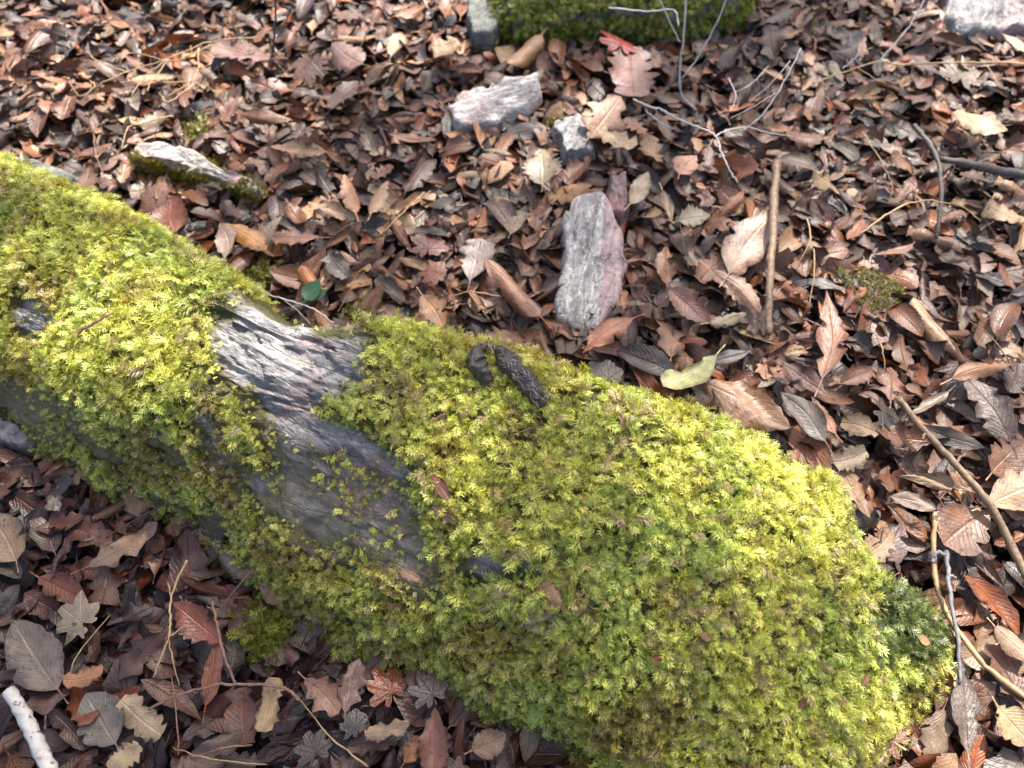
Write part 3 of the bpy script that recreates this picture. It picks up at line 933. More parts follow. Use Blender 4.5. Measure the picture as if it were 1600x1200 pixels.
# kind, base point, tip point, width/length, colour, cross, bend, fold, roll, z, label
HAND = [
    ('obovate', 1118, 556, 1038, 604, .58, (.58, .66, .36), .3, .3, .1, 14, .066, 'pale yellow green leaf with a bite out of its edge'),
    ('lance', 988, 497, 912, 550, .40, (.42, .15, .07), -.5, -.3, .1, 10, .075, 'orange brown pointed leaf at the foot of the long grey slab'),
    ('maple', 965, 612, 925, 560, .95, (.075, .07, .07), .3, 0, 0, 0, .05, 'dark grey maple leaf beside the boulder edge'),
    ('oval', 1088, 652, 990, 624, .36, (.36, .18, .115), -1.2, -.4, 0, 10, .075, 'smooth arched tan leaf on the boulder rim'),
    ('oval', 1288, 688, 1222, 616, .42, (.21, .20, .20), .3, .2, .1, 0, .065, 'glossy grey leaf with a pale stalk beside the boulder'),
    ('lance', 1284, 590, 1290, 457, .30, (.40, .205, .135), .5, .2, .1, 10, .065, 'long pinkish brown leaf pointing uphill'),
    ('oval', 1480, 530, 1428, 466, .85, (.55, .40, .26), -2.6, .1, 0, 0, .06, 'tan leaf rolled into a tube'),
    ('serrate', 842, 492, 760, 408, .50, (.42, .235, .175), -2.2, .2, 0, 10, .07, 'ribbed pinkish brown leaf rolled along its length'),
    ('ovate', 1490, 178, 1572, 205, .75, (.62, .50, .35), -.5, .4, .2, 0, .07, 'cream leaf with a ragged edge standing out on dark litter'),
    ('lobed', 920, 215, 968, 152, .60, (.40, .25, .16), -.4, .2, .1, 10, .065, 'tan brown lobed leaf by the small streaked stone'),
    ('lobed', 935, 205, 995, 226, .62, (.62, .50, .34), .3, .3, .1, 0, .072, 'two tone tan leaf with a torn notch'),
    ('maple', 968, 88, 972, 40, 1.0, (.42, .06, .045), 1.0, 0, 0, 0, .07, 'small crimson maple leaf below the moss mound'),
    ('torn', 985, 75, 990, 150, .70, (.24, .10, .08), .3, .2, 0, 0, .06, 'crumpled red brown leaf below the crimson maple leaf'),
    ('obovate', 1540, 790, 1640, 752, .60, (.55, .42, .30), .2, .2, .1, 5, .07, 'large pale tan leaf across the diagonal stick'),
    ('obovate', 1545, 800, 1475, 850, .85, (.30, .17, .115), .2, .2, .1, 0, .06, 'broad flat brown leaf under the diagonal stick'),
    ('oval', 1358, 895, 1408, 818, .52, (.13, .075, .075), .35, .1, .2, 0, .055, 'dark purple oval leaf with a pale rim near the boulder'),
    ('torn', 1352, 868, 1392, 832, .75, (.52, .36, .24), .2, .2, 0, 0, .068, 'broken tan leaf lying on the dark purple leaf'),
    ('torn', 1302, 722, 1352, 705, .85, (.32, .27, .20), -.8, .3, .5, 0, .07, 'folded greyish leaf with a curled cream edge'),
    ('ovate', 1318, 735, 1358, 808, .46, (.46, .30, .19), -.4, .2, .2, 10, .06, 'pointed tan leaf hanging below the folded greyish leaf'),
    ('serrate', 848, 288, 845, 234, .80, (.43, .39, .31), .2, .2, .2, 0, .07, 'small cream serrated leaf left of the pink stone'),
    ('serrate', 1048, 452, 1108, 505, .58, (.21, .10, .08), .4, .2, .2, 0, .06, 'dark red brown ribbed leaf right of the long slab'),
    ('serrate', 1112, 422, 1188, 488, .38, (.46, .30, .24), -.6, .2, .1, 12, .065, 'striped pinkish tan leaf left of the upright stick'),
    ('oval', 1138, 428, 1212, 330, .42, (.50, .38, .335), -.5, .5, .1, 0, .065, 'large pale pink curved leaf touching the upright stick'),
    ('oval', 1108, 505, 1165, 490, .40, (.47, .42, .35), -.9, .3, 0, 0, .06, 'cream curled leaf between slab and upright stick'),
    ('ovate', 1062, 272, 1088, 244, .85, (.50, .25, .19), .2, .2, .1, 0, .06, 'salmon pink small leaf below the pale dead twigs'),
    ('oval', 985, 318, 1012, 270, .42, (.50, .45, .37), .3, .2, .2, 0, .06, 'narrow cream leaf beside the pink stone'),
    ('serrate', 1062, 345, 1108, 336, .85, (.32, .31, .25), .2, .2, .2, 0, .06, 'round grey leaf with fanned veins'),
    ('lance', 1035, 298, 1050, 348, .26, (.52, .40, .30), .5, .3, 0, 0, .065, 'slim cream sliver of leaf right of the pink stone'),
    ('oval', 845, 55, 795, 98, .75, (.44, .26, .14), -2.2, .1, 0, 0, .065, 'rolled golden tan leaf by the moss mound'),
    ('lobed', 680, 90, 714, 62, .85, (.55, .42, .25), .3, .3, .1, 0, .065, 'straw yellow lobed leaf left of the grey green stone'),
    ('lance', 618, 26, 668, 8, .45, (.44, .17, .06), -1.0, .5, 0, 0, .06, 'orange curved leaf at the far edge of the litter'),
    ('oval', 528, 60, 588, 57, .40, (.55, .34, .21), -1.5, .2, 0, 0, .06, 'rolled tan leaf among pinkish leaves far from the boulder'),
    ('obovate', 425, 92, 332, 72, .50, (.30, .19, .185), .3, .2, .1, 0, .06, 'big dull mauve leaf beside dry grass stalks'),
    ('oval', 565, 100, 520, 68, .80, (.36, .24, .235), -.6, .2, 0, 0, .06, 'shiny pink mauve leaf catching the sun'),
    ('oval', 508, 238, 424, 230, .34, (.52, .36, .25), .3, .3, .1, 0, .06, 'tan leaf with dark holes beyond the white topped stone'),
    ('serrate', 555, 332, 538, 274, .38, (.50, .28, .18), -.7, .2, 0, 25, .07, 'upright ribbed tan leaf beside the pale sunlit leaf'),
    ('oval', 580, 335, 606, 284, .42, (.62, .44, .31), -.7, .4, 0, 0, .07, 'pale sunlit leaf leaning on ribbed tan leaf'),
    ('oval', 498, 322, 556, 343, .45, (.50, .37, .28), .9, .5, 0, 0, .06, 'boat shaped tan leaf with a dark spot'),
    ('oval', 276, 362, 268, 308, .85, (.28, .11, .07), .6, .4, 0, 0, .055, 'reddish brown round leaf under the white topped stone'),
    ('oval', 352, 402, 344, 350, .55, (.45, .36, .36), .4, .2, 0, 0, .06, 'pale pink oval leaf beside the golden oval leaf'),
    ('oval', 416, 390, 354, 350, .42, (.46, .25, .085), -.4, .2, 0, 0, .065, 'golden brown oval leaf beside the boulder moss'),
    ('lobed', 498, 372, 424, 372, .48, (.37, .205, .155), .3, .2, .1, 0, .06, 'pinkish brown lobed leaf with a wavy rim'),
    ('maple', 672, 408, 668, 358, 1.0, (.23, .105, .095), .5, 0, 0, 0, .055, 'small dark red maple leaf above the red brown one'),
    ('maple', 705, 430, 655, 420, 1.0, (.29, .125, .095), .6, 0, 0, 0, .06, 'red brown maple leaf in the middle of the litter'),
    ('obovate', 735, 438, 752, 374, .72, (.34, .31, .33), .2, .2, .1, 0, .058, 'lavender grey leaf behind the rolled ribbed leaf'),
    ('oval', 660, 462, 692, 512, .62, (.48, .28, .16), .5, .3, .1, 0, .06, 'orange tan leaf just behind the boulder crest'),
    ('torn', 560, 508, 494, 520, .42, (.50, .44, .33), .2, .2, 0, 0, .12, 'flat straw coloured leaf propped on the bare rock edge'),
    ('serrate', 1105, 600, 1232, 668, .55, (.44, .29, .20), -.4, .2, .1, 0, .055, 'large ribbed tan leaf below the yellow green leaf'),
    ('oval', 1292, 618, 1222, 568, .45, (.17, .085, .075), .4, .2, .1, 0, .062, 'glossy dark plum oval leaf above the grey stalked leaf'),
    ('lance', 1305, 678, 1268, 620, .42, (.40, .18, .095), -.6, .2, 0, 10, .07, 'orange brown leaf alongside the grey stalked leaf'),
    ('lance', 1518, 768, 1402, 744, .22, (.48, .37, .28), .5, .3, .2, 0, .058, 'slender tan leaf under the diagonal stick'),
    ('oval', 1462, 795, 1392, 776, .42, (.36, .30, .29), .3, .2, .1, 0, .056, 'silvery mauve leaf below the slender tan leaf'),
    ('oval', 1578, 690, 1508, 590, .50, (.15, .115, .105), .2, .2, .1, 0, .055, 'large dark brown leaf right of the diagonal stick'),
    ('ovate', 1550, 738, 1605, 688, .65, (.36, .205, .135), .2, .2, .1, 0, .055, 'warm brown leaf behind the large pale tan leaf'),
    ('lance', 1488, 592, 1585, 570, .30, (.42, .23, .13), -.6, .3, .1, 10, .06, 'long orange tan leaf beyond the large dark leaf'),
    ('oval', 1560, 1105, 1615, 1165, .85, (.52, .44, .27), .2, .2, .1, 0, .06, 'round straw leaf with black spots'),
    ('oval', 1555, 980, 1620, 1035, .50, (.60, .46, .38), -.7, .3, 0, 0, .07, 'pale arched leaf glinting near the grey twig'),
    ('lance', 1512, 1175, 1500, 1030, .32, (.12, .10, .095), .3, .2, .1, 0, .06, 'long dark grey leaf below the grey twig'),
    ('oval', 90, 1075, 22, 972, .58, (.22, .195, .185), .2, .2, .1, 0, .06, 'big grey oval leaf above the birch stick'),
    ('torn', 100, 1062, 160, 1045, .55, (.46, .25, .14), -.3, .2, .1, 0, .062, 'orange tan scrap beside the big grey oval leaf'),
    ('oval', 180, 1160, 135, 1085, .80, (.215, .215, .205), .2, .1, .05, 0, .055, 'round grey leaf beside the birch stick'),
    ('torn', 190, 1095, 252, 1148, .58, (.52, .43, .33), -.4, .3, 0, 0, .06, 'torn cream leaf near the round grey leaf'),
    ('torn', 428, 1060, 410, 1142, .55, (.52, .42, .25), -.8, .2, 0, 0, .07, 'straw yellow leaf folded over a thin twig'),
    ('serrate', 345, 1002, 272, 942, .50, (.27, .085, .055), .4, .3, .2, 0, .06, 'wet red brown ribbed leaf in the shade'),
    ('oval', 322, 1102, 338, 1000, .32, (.32, .11, .05), -.5, .2, 0, 0, .055, 'wet amber strip of leaf in the shade'),
    ('maple', 150, 990, 92, 945, .95, (.36, .32, .27), .4, 0, 0, 0, .06, 'grey tan maple leaf with pale fanned veins'),
    ('lobed', 140, 885, 245, 818, .40, (.25, .17, .125), -.5, .2, .1, 0, .06, 'long dull brown leaf pointing at the boulder foot'),
    ('ovate', 25, 875, -20, 800, .60, (.34, .25, .185), .3, .2, .2, 0, .06, 'ridged brown leaf at the far left of the shade'),
    ('maple', 505, 1200, 475, 1142, 1.0, (.075, .066, .066), .3, 0, 0, 0, .055, 'blackish maple leaf nearest the camera'),
    ('maple', 570, 1150, 535, 1112, 1.0, (.10, .095, .098), .3, 0, 0, 0, .057, 'slate grey maple leaf in the wet shade'),
    ('serrate', 675, 1215, 680, 1108, .48, (.27, .12, .085), .4, .2, .2, 0, .06, 'long ribbed reddish leaf under the boulder edge'),
    ('torn', 572, 1148, 638, 1130, .45, (.50, .39, .28), -.4, .2, .2, 0, .062, 'small straw leaf speckled with brown'),
    ('oval', 632, 1192, 652, 1150, .75, (.32, .15, .065), -.7, .3, 0, 0, .06, 'amber cupped leaf beside the ribbed reddish leaf'),
    ('oval', 738, 1172, 790, 1148, .80, (.31, .215, .15), .3, .2, .1, 0, .06, 'plain brown oval leaf under the boulder edge'),
    ('lobed', 478, 1062, 528, 1115, .60, (.33, .18, .125), .4, .3, .1, 0, .062, 'brown lobed leaf with a hole near the shaded foot'),
    ('lobed', 540, 1112, 562, 1030, .50, (.21, .145, .14), .2, .2, .1, 0, .062, 'mauve brown lobed leaf leaning on the boulder foot'),
    ('maple', 690, 1108, 652, 1050, 1.0, (.14, .12, .13), .3, 0, 0, 0, .06, 'dark mauve maple leaf tucked beneath the boulder'),
    ('torn', 175, 1205, 218, 1165, .90, (.52, .44, .30), .2, .2, 0, 0, .06, 'square cream scrap of leaf nearest the birch stick'),
]
LEAFC = []
for idx, (kd, bx, by, tx, ty, wr, colr, cr, bd, fo, ro, z, lb) in enumerate(HAND):
    A_, B_ = at(bx, by, z), at(tx, ty, z)
    cx_, cy_ = (bx + tx) / 2, (by + ty) / 2
    hit = BVH.ray_cast(Vector(((A_ + B_) / 2)[:2].tolist() + [1.0]), Vector((0, 0, -1)))
    L = np.linalg.norm(B_ - A_) * 1.04
    r = np.random.default_rng(500 + idx)
    V, F, UV = leaf_geo(kd, L, (wr if kd == 'maple' else wr * L), r, 16, 6, cr, bd, fo, r.normal(0, .3), .014 + .02 * r.random(), .22 if kd not in ('torn',) else 0, .012 + .03 * r.random(), .05 if idx in (0, 3, 4) else r.uniform(.15, .7))
    if idx == 0:        # the bite
        m = (V[:, 1] < -.002) & (V[:, 0] > -.25 * L) & (V[:, 0] < .18 * L)
        V[m, 1] *= .30
    X = (B_ - A_) / np.linalg.norm(B_ - A_)
    Z = np.array([r.normal(0, .1), -.12 + r.normal(0, .1), 1.0])
    Z -= X * (Z @ X)
    Z /= np.linalg.norm(Z)
    Y = np.cross(Z, X)
    Mx = Matrix(((X[0], Y[0], Z[0], 0), (X[1], Y[1], Z[1], 0), (X[2], Y[2], Z[2], 0), (0, 0, 0, 1))) @ Matrix.Rotation(math.radians(ro), 4, 'X')
    o = add('fallen_leaf', np_mesh('fallen_leaf', V, F, M_LEAF, uv=UV, smooth=True), None, lb, 'leaf', 'leaves standing out in the litter')
    Mx.translation = Vector(((A_ + B_) / 2).tolist())
    o.matrix_world = Mx
    rgb(o, colr)
    LEAFC.append((cx_, cy_, math.hypot(tx - bx, ty - by)))

# scraps lying on the moss
for (kd, bx, by, tx, ty, wr, colr, cr, lb) in [
    ('torn', 845, 918, 872, 958, .80, (.48, .30, .20), -.6, 'curled tan scrap of leaf caught in the moss'),
    ('lance', 868, 962, 812, 985, .30, (.60, .48, .40), -.6, 'thin cream sliver under the tan scrap on the moss'),
    ('torn', 678, 752, 702, 766, .45, (.30, .10, .06), .6, 'dark red leaf shred uppermost on the moss'),
    ('torn', 688, 765, 706, 790, .75, (.36, .17, .13), .5, 'reddish leaf shred in the middle of its trio'),
    ('lobed', 680, 798, 722, 822, .55, (.42, .28, .20), .9, 'curled brown leaf shred lowest on the moss'),
    ('oval', 452, 945, 414, 914, .50, (.46, .28, .165), .4, 'small tan leaf on the moss at the boulder foot'),
    ('torn', 632, 898, 660, 912, .70, (.40, .26, .20), .4, 'pinkish chip of leaf on the steep face'),
    ('oval', 1015, 1030, 1038, 1032, .60, (.38, .13, .08), .3, 'tiny red leaf chip on the broad moss'),
    ('oval', 1085, 998, 1105, 1005, .55, (.42, .26, .18), .3, 'tiny tan leaf chip on the broad moss'),
    ('torn', 1240, 1112, 1248, 1092, .60, (.30, .15, .10), .4, 'little brown chip in the moss near the low end'),
    ('lance', 1332, 1078, 1345, 1052, .40, (.36, .20, .15), .6, 'thin brown curl in the moss near the dark patch'),
    ('oval', 1420, 1002, 1438, 1012, .80, (.38, .24, .14), .5, 'brown seed husk in the dark moss patch'),
    ('lance', 770, 790, 765, 768, .35, (.34, .17, .08), 1.0, 'small chestnut bud scale on the moss below the droppings'),
]:
    A_, n1 = surf(bx, by, .019)
    B_, n2 = surf(tx, ty, .019)
    L = np.linalg.norm(B_ - A_)
    r = np.random.default_rng(int(bx * 7 + by))
    V, F, UV = leaf_geo(kd, L, wr * L, r, 10, 4, cr, .5, 0, .2, .03, 0)
    X = (B_ - A_) / L
    Z = n1 + n2
    Z -= X * (Z @ X)
    Z /= np.linalg.norm(Z)
    Y = np.cross(Z, X)
    Mx = Matrix(((X[0], Y[0], Z[0], 0), (X[1], Y[1], Z[1], 0), (X[2], Y[2], Z[2], 0), (0, 0, 0, 1)))
    Mx.translation = Vector(((A_ + B_) / 2 + Z * .004).tolist())
    o = add('leaf_scrap', np_mesh('leaf_scrap', V, F, M_LEAF, uv=UV, smooth=True), None, lb, 'leaf', 'leaf scraps on the moss')
    o.matrix_world = Mx
    rgb(o, colr)

# crumbs of leaf and bark that have dropped into the moss
m_ = np.where(keep & (MP[:, 2] > .03) & (MN[:, 2] > .15))[0]
pick = rng.choice(m_, 230, replace=False)
cv, cf, cu_, ct, off = [], [], [], [], 0
for n_, i in enumerate(pick):
    r = np.random.default_rng(9000 + n_)
    V, F, UV = leaf_geo(['torn', 'lance', 'lance'][n_ % 3], r.uniform(.004, .013), r.uniform(.0015, .005), r, 4, 2, r.normal(0, .8), r.normal(0, .8), 0, 0, .02, 0)
    a = r.uniform(0, 6.28)
    X, Y, Z = rot_from(np.array([a]), np.array([abs(r.normal(0, .5))]), np.array([r.uniform(0, 6.28)]))
    V = V[:, :1] * X + V[:, 1:2] * Y + V[:, 2:3] * Z + MP[i] + MN[i] * r.uniform(.007, .015)
    cv.append(V)
    cf.append(F + off)
    cu_.append(UV)
    ct.append(np.tile(np.array([(.30, .15, .08), (.16, .08, .05), (.45, .32, .2), (.40, .30, .22)][r.integers(0, 4)]) * r.uniform(.7, 1.2), (len(V), 1)))
    off += len(V)
add('moss_debris', np_mesh('moss_debris', np.vstack(cv), np.vstack(cf), M_LITTER, tint=np.vstack(ct), uv=np.vstack(cu_)), kind='stuff')

# ------------------------------------------------------------------ the litter
PAL = [  # colour, weight, word
    ((.225, .100, .055), .22, 'brown'), ((.100, .048, .032), .20, 'dark brown'), ((.34, .175, .10), .14, 'light brown'), ((.48, .31, .185), .08, 'tan'),
    ((.35, .122, .045), .10, 'orange brown'), ((.225, .138, .118), .10, 'mauve brown'), ((.075, .065, .062), .07, 'dark grey'), ((.56, .44, .30), .035, 'cream'), ((.26, .21, .17), .055, 'grey brown')]
PC = np.array([p[0] for p in PAL])
PW = np.array([p[1] for p in PAL])
PW /= PW.sum()
SHAPES = [('oval', .42, .24), ('lance', .30, .16), ('ovate', .58, .14), ('serrate', .48, .14), ('torn', .65, .38), ('lobed', .58, .09), ('maple', .95, .04), ('obovate', .52, .03)]
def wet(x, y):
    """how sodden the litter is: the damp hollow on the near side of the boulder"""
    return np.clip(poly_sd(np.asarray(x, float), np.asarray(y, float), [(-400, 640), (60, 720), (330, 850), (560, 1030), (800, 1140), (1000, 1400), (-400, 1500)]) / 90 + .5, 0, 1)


LIB, LIBP = [], []
for si, (kd, wr, wt) in enumerate(SHAPES):
    nvar = 11
    for v_ in range(nvar):
        r = np.random.default_rng(1000 + si * 50 + v_)
        L = {'maple': .062, 'torn': .052, 'ovate': .062}.get(kd, .073) * r.uniform(.8, 1.15)
        cu = r.choice([-1, 1]) * abs(r.normal(0, .6))
        if r.random() < .16:
            cu = r.choice([-1, 1]) * r.uniform(1.6, 2.6)
        if kd == 'maple':
            cu = abs(cu) * .8
        args = dict(cross=cu, bend=r.normal(0, .55), fold=abs(r.normal(0, .18)), twist=r.normal(0, .5), wav=.012 + .03 * r.random(), crump=.015 + .06 * r.random() ** 2, rag=r.random() ** 2 * .9, stem=.2 if r.random() < .55 and kd != 'torn' else 0)
        w_ = wr if kd == 'maple' else wr * L * r.uniform(.85, 1.15)
        lo = leaf_geo(kd, L, w_, np.random.default_rng(v_ + 5), 8 if kd == 'serrate' else 6, 4, **args)
        hi = leaf_geo(kd, L, w_, np.random.default_rng(v_ + 5), 12, 4, **args)
        LIB.append((kd, L, args, lo, hi))
        LIBP.append(wt / nvar)
LIBP = np.array(LIBP)
LIBP /= LIBP.sum()


def clear_of(P, shrink=8, hand=0.0):
    x, y = proj(P)
    ok = np.ones(len(P), bool)
    for f in FOOT:
        ok &= poly_sd(x, y, f) < shrink
    if hand:
        for (hx, hy, hl) in LEAFC:
            ok &= np.hypot(x - hx, y - hy) > hl * hand
    for i in np.where(ok)[0]:
        h = BVH.ray_cast(Vector((P[i, 0], P[i, 1], 1.0)), Vector((0, 0, -1)))
        if h[0] is not None and h[0].z > 0.045:
            ok[i] = False
    return ok


# single leaves on top of the litter
N_TOP = 300 - len(HAND) - 13
cand = np.stack([rng.uniform(-20, 1620, 9000), rng.uniform(-30, 1225, 9000)], 1)
cp = np.array([at(x, y, .045) for x, y in cand])
okc = clear_of(cp, -14, .42)
chosen, cpx = [], []
for i in np.where(okc)[0]:
    x, y = cand[i]
    md = 38 if len(chosen) < N_TOP * .7 else 30
    if all((x - a) ** 2 + (y - b) ** 2 > md * md for a, b in cpx):
        chosen.append(i)
        cpx.append((x, y))
    if len(chosen) >= N_TOP:
        break
LAND = [('white quartz stone', 772, 160), ('long grey slab', 925, 410), ('pink stone', 965, 298), ('upright brown stick', 1208, 380), ('low mossy stone', 1360, 455), ('rolled tan tube', 1452, 500),
        ('cream ragged leaf', 1530, 190), ('moss mound', 970, 20), ('crimson maple leaf', 970, 62), ('white topped stone', 300, 262), ('yellow green leaf', 1085, 585), ('pale dead twigs', 1130, 200),
        ('diagonal brown stick', 1500, 760), ('grey twig', 1480, 940), ('birch stick', 48, 1130), ('big grey leaf', 55, 1020), ('golden oval leaf', 385, 370), ('rolled ribbed leaf', 800, 450),
        ('animal droppings', 790, 590), ('dark branch', 1530, 260), ('bright white stone', 1550, 15), ('straw folded leaf', 420, 1100), ('blackish maple leaf', 490, 1170), ('dry grass stalks', 220, 130),
        ('mauve leaf', 378, 82), ('straw lobed leaf', 697, 76), ('red maple leaf', 680, 425), ('dark maple leaf', 945, 585), ('boat shaped leaf', 527, 332), ('amber strip', 330, 1050),
        ('dull brown leaf', 192, 850), ('spotted straw leaf', 1588, 1135), ('purple oval leaf', 1383, 856), ('large dark leaf', 1543, 640), ('boulder', 250, 800), ('mossy crest', 150, 330), ('thin amber twig', 1430, 330)]
used = {}
yw = rng.uniform(0, 6.283, N_TOP)
SHW = {'oval': 'oval', 'lance': 'slender', 'ovate': 'broad', 'serrate': 'toothed', 'torn': 'torn', 'lobed': 'lobed', 'maple': 'maple', 'obovate': 'blunt'}
meshes = {}
for n_, i in enumerate(chosen):
    x, y = cand[i]
    li = rng.choice(len(LIB), p=LIBP)
    kd, L, args, lo, hi = LIB[li]
    if li not in meshes:
        meshes[li] = np_mesh('fallen_leaf', hi[0], hi[1], M_LEAF, uv=hi[2], smooth=True)
    ci = rng.choice(len(PAL), p=PW)
    colr = PC[ci] * rng.uniform(.65, 1.05) * (1 - .52 * wet([x], [y])[0] * np.array([.85, 1, 1]))  # damp and the hollow's shade both put into the leaf colour
    o = bpy.data.objects.new('fallen_leaf', meshes[li])
    COL.objects.link(o)
    s = rng.uniform(.95, 1.4)
    X, Y, Z = rot_from(yw[n_:n_ + 1], np.array([abs(rng.normal(0, .33))]), np.array([rng.uniform(0, 6.28)]))
    X, Y, Z = X[0] * s, Y[0] * s, Z[0] * s
    Mx = Matrix(((X[0], Y[0], Z[0], 0), (X[1], Y[1], Z[1], 0), (X[2], Y[2], Z[2], 0), (0, 0, 0, 1)))
    p = at(x, y, rng.uniform(.040, .050))
    Mx.translation = Vector(p.tolist())
    o.matrix_world = Mx
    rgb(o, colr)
    LEAFC.append((x, y, 0))
    cur = 'rolled' if abs(args['cross']) > 1.5 and kd != 'maple' else ('curled' if abs(args['cross']) > .7 or abs(args['bend']) > .9 else 'flat')
    near = sorted(LAND, key=lambda q: math.hypot(q[1] - x, q[2] - y))
    lab = None
    head = f"{cur} {PAL[ci][2]} {SHW[kd]} leaf"
    for a, b in ((0, 1), (0, 2), (1, 2), (0, 3), (1, 3)):
        t_ = f"{head} between the {near[a][0]} and the {near[b][0]}"
        if t_ not in used:
            lab = t_
            break
    lab = lab or f"{head} between the {near[0][0]} and the {near[1][0]}"
    used[lab] = 1
    tag(o, lab, 'leaf', 'brown leaves lying on top of the litter')

# everything else: layers of leaves nobody could count
W_ = np.stack([rng.uniform(-1.9, 1.9, 46000), rng.uniform(-.35, 2.6, 46000), np.zeros(46000)], 1)
x_, y_ = proj(W_ + np.array([0, 0, .02]))
inn = (x_ > -120) & (x_ < 1720) & (y_ > -130) & (y_ < 1330)
W_ = W_[inn | (rng.random(46000) < .26)]
W_[:, 2] = rng.uniform(.0, .036, len(W_))
W_ = W_[clear_of(W_, 6)]
nL = len(W_)
tl = np.abs(rng.normal(0, .42, nL))
yaw = rng.uniform(0, 6.283, nL)
X, Y, Z = rot_from(yaw, tl, rng.uniform(0, 6.283, nL))
sc = np.clip(rng.normal(.85, .32, nL), .28, 1.45)
which = rng.choice(len(LIB), nL, p=LIBP)
cidx = rng.choice(len(PAL), nL, p=PW)
cc = PC[cidx] * rng.uniform(.5, 1.0, (nL, 1)) * np.array([1.05, .94, .80])
rot_ = rng.random(nL) < .33                      # old, half rotted leaves among the fresh ones
cc[rot_] *= rng.uniform(.3, .6, (rot_.sum(), 1))
lx_, ly_ = proj(W_)
cc *= 1 - .74 * wet(lx_, ly_)[:, None] * np.array([.85, 1, 1])  # litter colour darkened for damp and for the shade lying there
Vs, Fs, Cs, Us, off = [], [], [], [], 0
for ti in range(len(LIB)):
    m = np.where(which == ti)[0]
    if not len(m):
        continue
    tv, tf, tu = LIB[ti][3]
    s = sc[m][:, None, None]
    q = W_[m][:, None] + s * (tv[None, :, 0:1] * X[m][:, None] + tv[None, :, 1:2] * Y[m][:, None] + tv[None, :, 2:3] * Z[m][:, None])
    Vs.append(q.reshape(-1, 3))
    Fs.append((tf[None] + (np.arange(len(m)) * len(tv))[:, None, None] + off).reshape(-1, 3))
    Us.append(np.tile(tu, (len(m), 1)))
    Cs.append(np.repeat(cc[m], len(tv), 0))
    off += len(m) * len(tv)
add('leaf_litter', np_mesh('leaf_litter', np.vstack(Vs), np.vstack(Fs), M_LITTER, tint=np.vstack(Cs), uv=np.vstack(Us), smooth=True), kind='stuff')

# ------------------------------------------------------------------ sticks and twigs
M_STICK = bark_material('brown_bark', (.10, .062, .036), (.30, .20, .125), .55)
M_DARKB = bark_material('dark_bark', (.045, .038, .032), (.13, .11, .095))
M_PALE = bark_material('bleached_twig', (.38, .33, .29), (.66, .60, .55), .5)
M_TANT = bark_material('amber_twig', (.26, .16, .075), (.48, .33, .17), .5)
M_GREYT = bark_material('grey_twig', (.09, .085, .09), (.22, .21, .215), .5)
M_REDT = bark_material('red_brown_twig', (.13, .065, .045), (.30, .17, .12), .5)
M_BIRCH = bark_material('birch_bark', (.40, .36, .31), (.64, .60, .55), .6, 90, (.10, .08, .06))


def P3(seq, z=.06):
    return [at(p[0], p[1], p[2] if len(p) > 2 else z) for p in seq]


def twig(name, label, cat, mat, stems, group=None, jit=.0006, knob=.12):
    """stems: list of (part name, points, radius start, radius end)"""
    if len(stems) == 1:
        V, F = tube(P3(stems[0][1]), [stems[0][2], stems[0][3]], 8, 7, jit, knob, len(bpy.data.objects))
        return add(name, np_mesh(name, V, F, mat, smooth=True), None, label, cat, group)
    e = empty(name, label, cat, group)
    for nm, pts, r0, r1 in stems:
        V, F = tube(P3(pts), [r0, r1], 7, 6, jit, knob, len(bpy.data.objects))
        add(nm, np_mesh(nm, V, F, mat, smooth=True), e)
    return e


twig('stick', 'straight brown stick lying upright beside the large pale pink curved leaf', 'stick', M_STICK, [('stem', [(1214, 252, .075), (1210, 300, .075), (1207, 370, .075), (1203, 440, .072), (1200, 522, .065)], .0078, .0062), ('side_twig', [(1207, 385, .075), (1214, 377, .080), (1218, 372, .084)], .003, .0018), ('side_twig', [(1204, 470, .070), (1197, 462, .074)], .0025, .0015)], 'sticks in the litter', knob=.10)
twig('stick', 'thin diagonal brown stick running past the large pale tan leaf', 'stick', M_STICK, [('stem', [(1404, 622, .07), (1440, 668, .075), (1490, 722, .08), (1542, 782, .08), (1570, 830, .075), (1600, 892, .07), (1640, 960, .06)], .0050, .0060), ('side_twig', [(1492, 724, .08), (1503, 713, .085), (1510, 709, .087)], .0024, .0014), ('side_twig', [(1448, 676, .075), (1440, 686, .08)], .0024, .0014)], 'sticks in the litter', knob=.06)
twig('twig', 'forked grey twig near the low end of the boulder', 'twig', M_GREYT, [('stem', [(1478, 862, .07), (1482, 905, .075), (1488, 950, .075), (1497, 1000, .07), (1500, 1068, .06)], .0034, .002), ('side_twig', [(1478, 868, .07), (1462, 864, .07), (1456, 880, .065)], .0032, .0028), ('side_twig', [(1484, 900, .075), (1494, 903, .08)], .003, .0012)], 'sticks in the litter')
twig('twig', 'long orange brown twig passing beneath the grey twig', 'twig', M_TANT, [('s', [(1462, 800, .06), (1458, 870, .055), (1468, 930, .055), (1490, 975, .055), (1540, 1040, .055), (1610, 1095, .055)], .0032, .0038)], 'sticks in the litter')
twig('branch', 'dark forked branch beyond the low mossy stone', 'branch', M_DARKB, [('stem', [(1660, 282, .07), (1590, 272, .07), (1520, 258, .075), (1470, 248, .075)], .009, .006), ('side_branch', [(1428, 196, .07), (1452, 225, .075), (1468, 262, .075), (1470, 320, .07), (1462, 372, .055)], .0042, .0035)], 'sticks in the litter')
twig('birch_stick', 'white birch stick lying at the near corner in the shade', 'stick', M_BIRCH, [('s', [(14, 1080, .085), (38, 1118, .08), (60, 1165, .075), (85, 1220, .07)], .0082, .0092)], 'sticks in the litter', knob=.07)
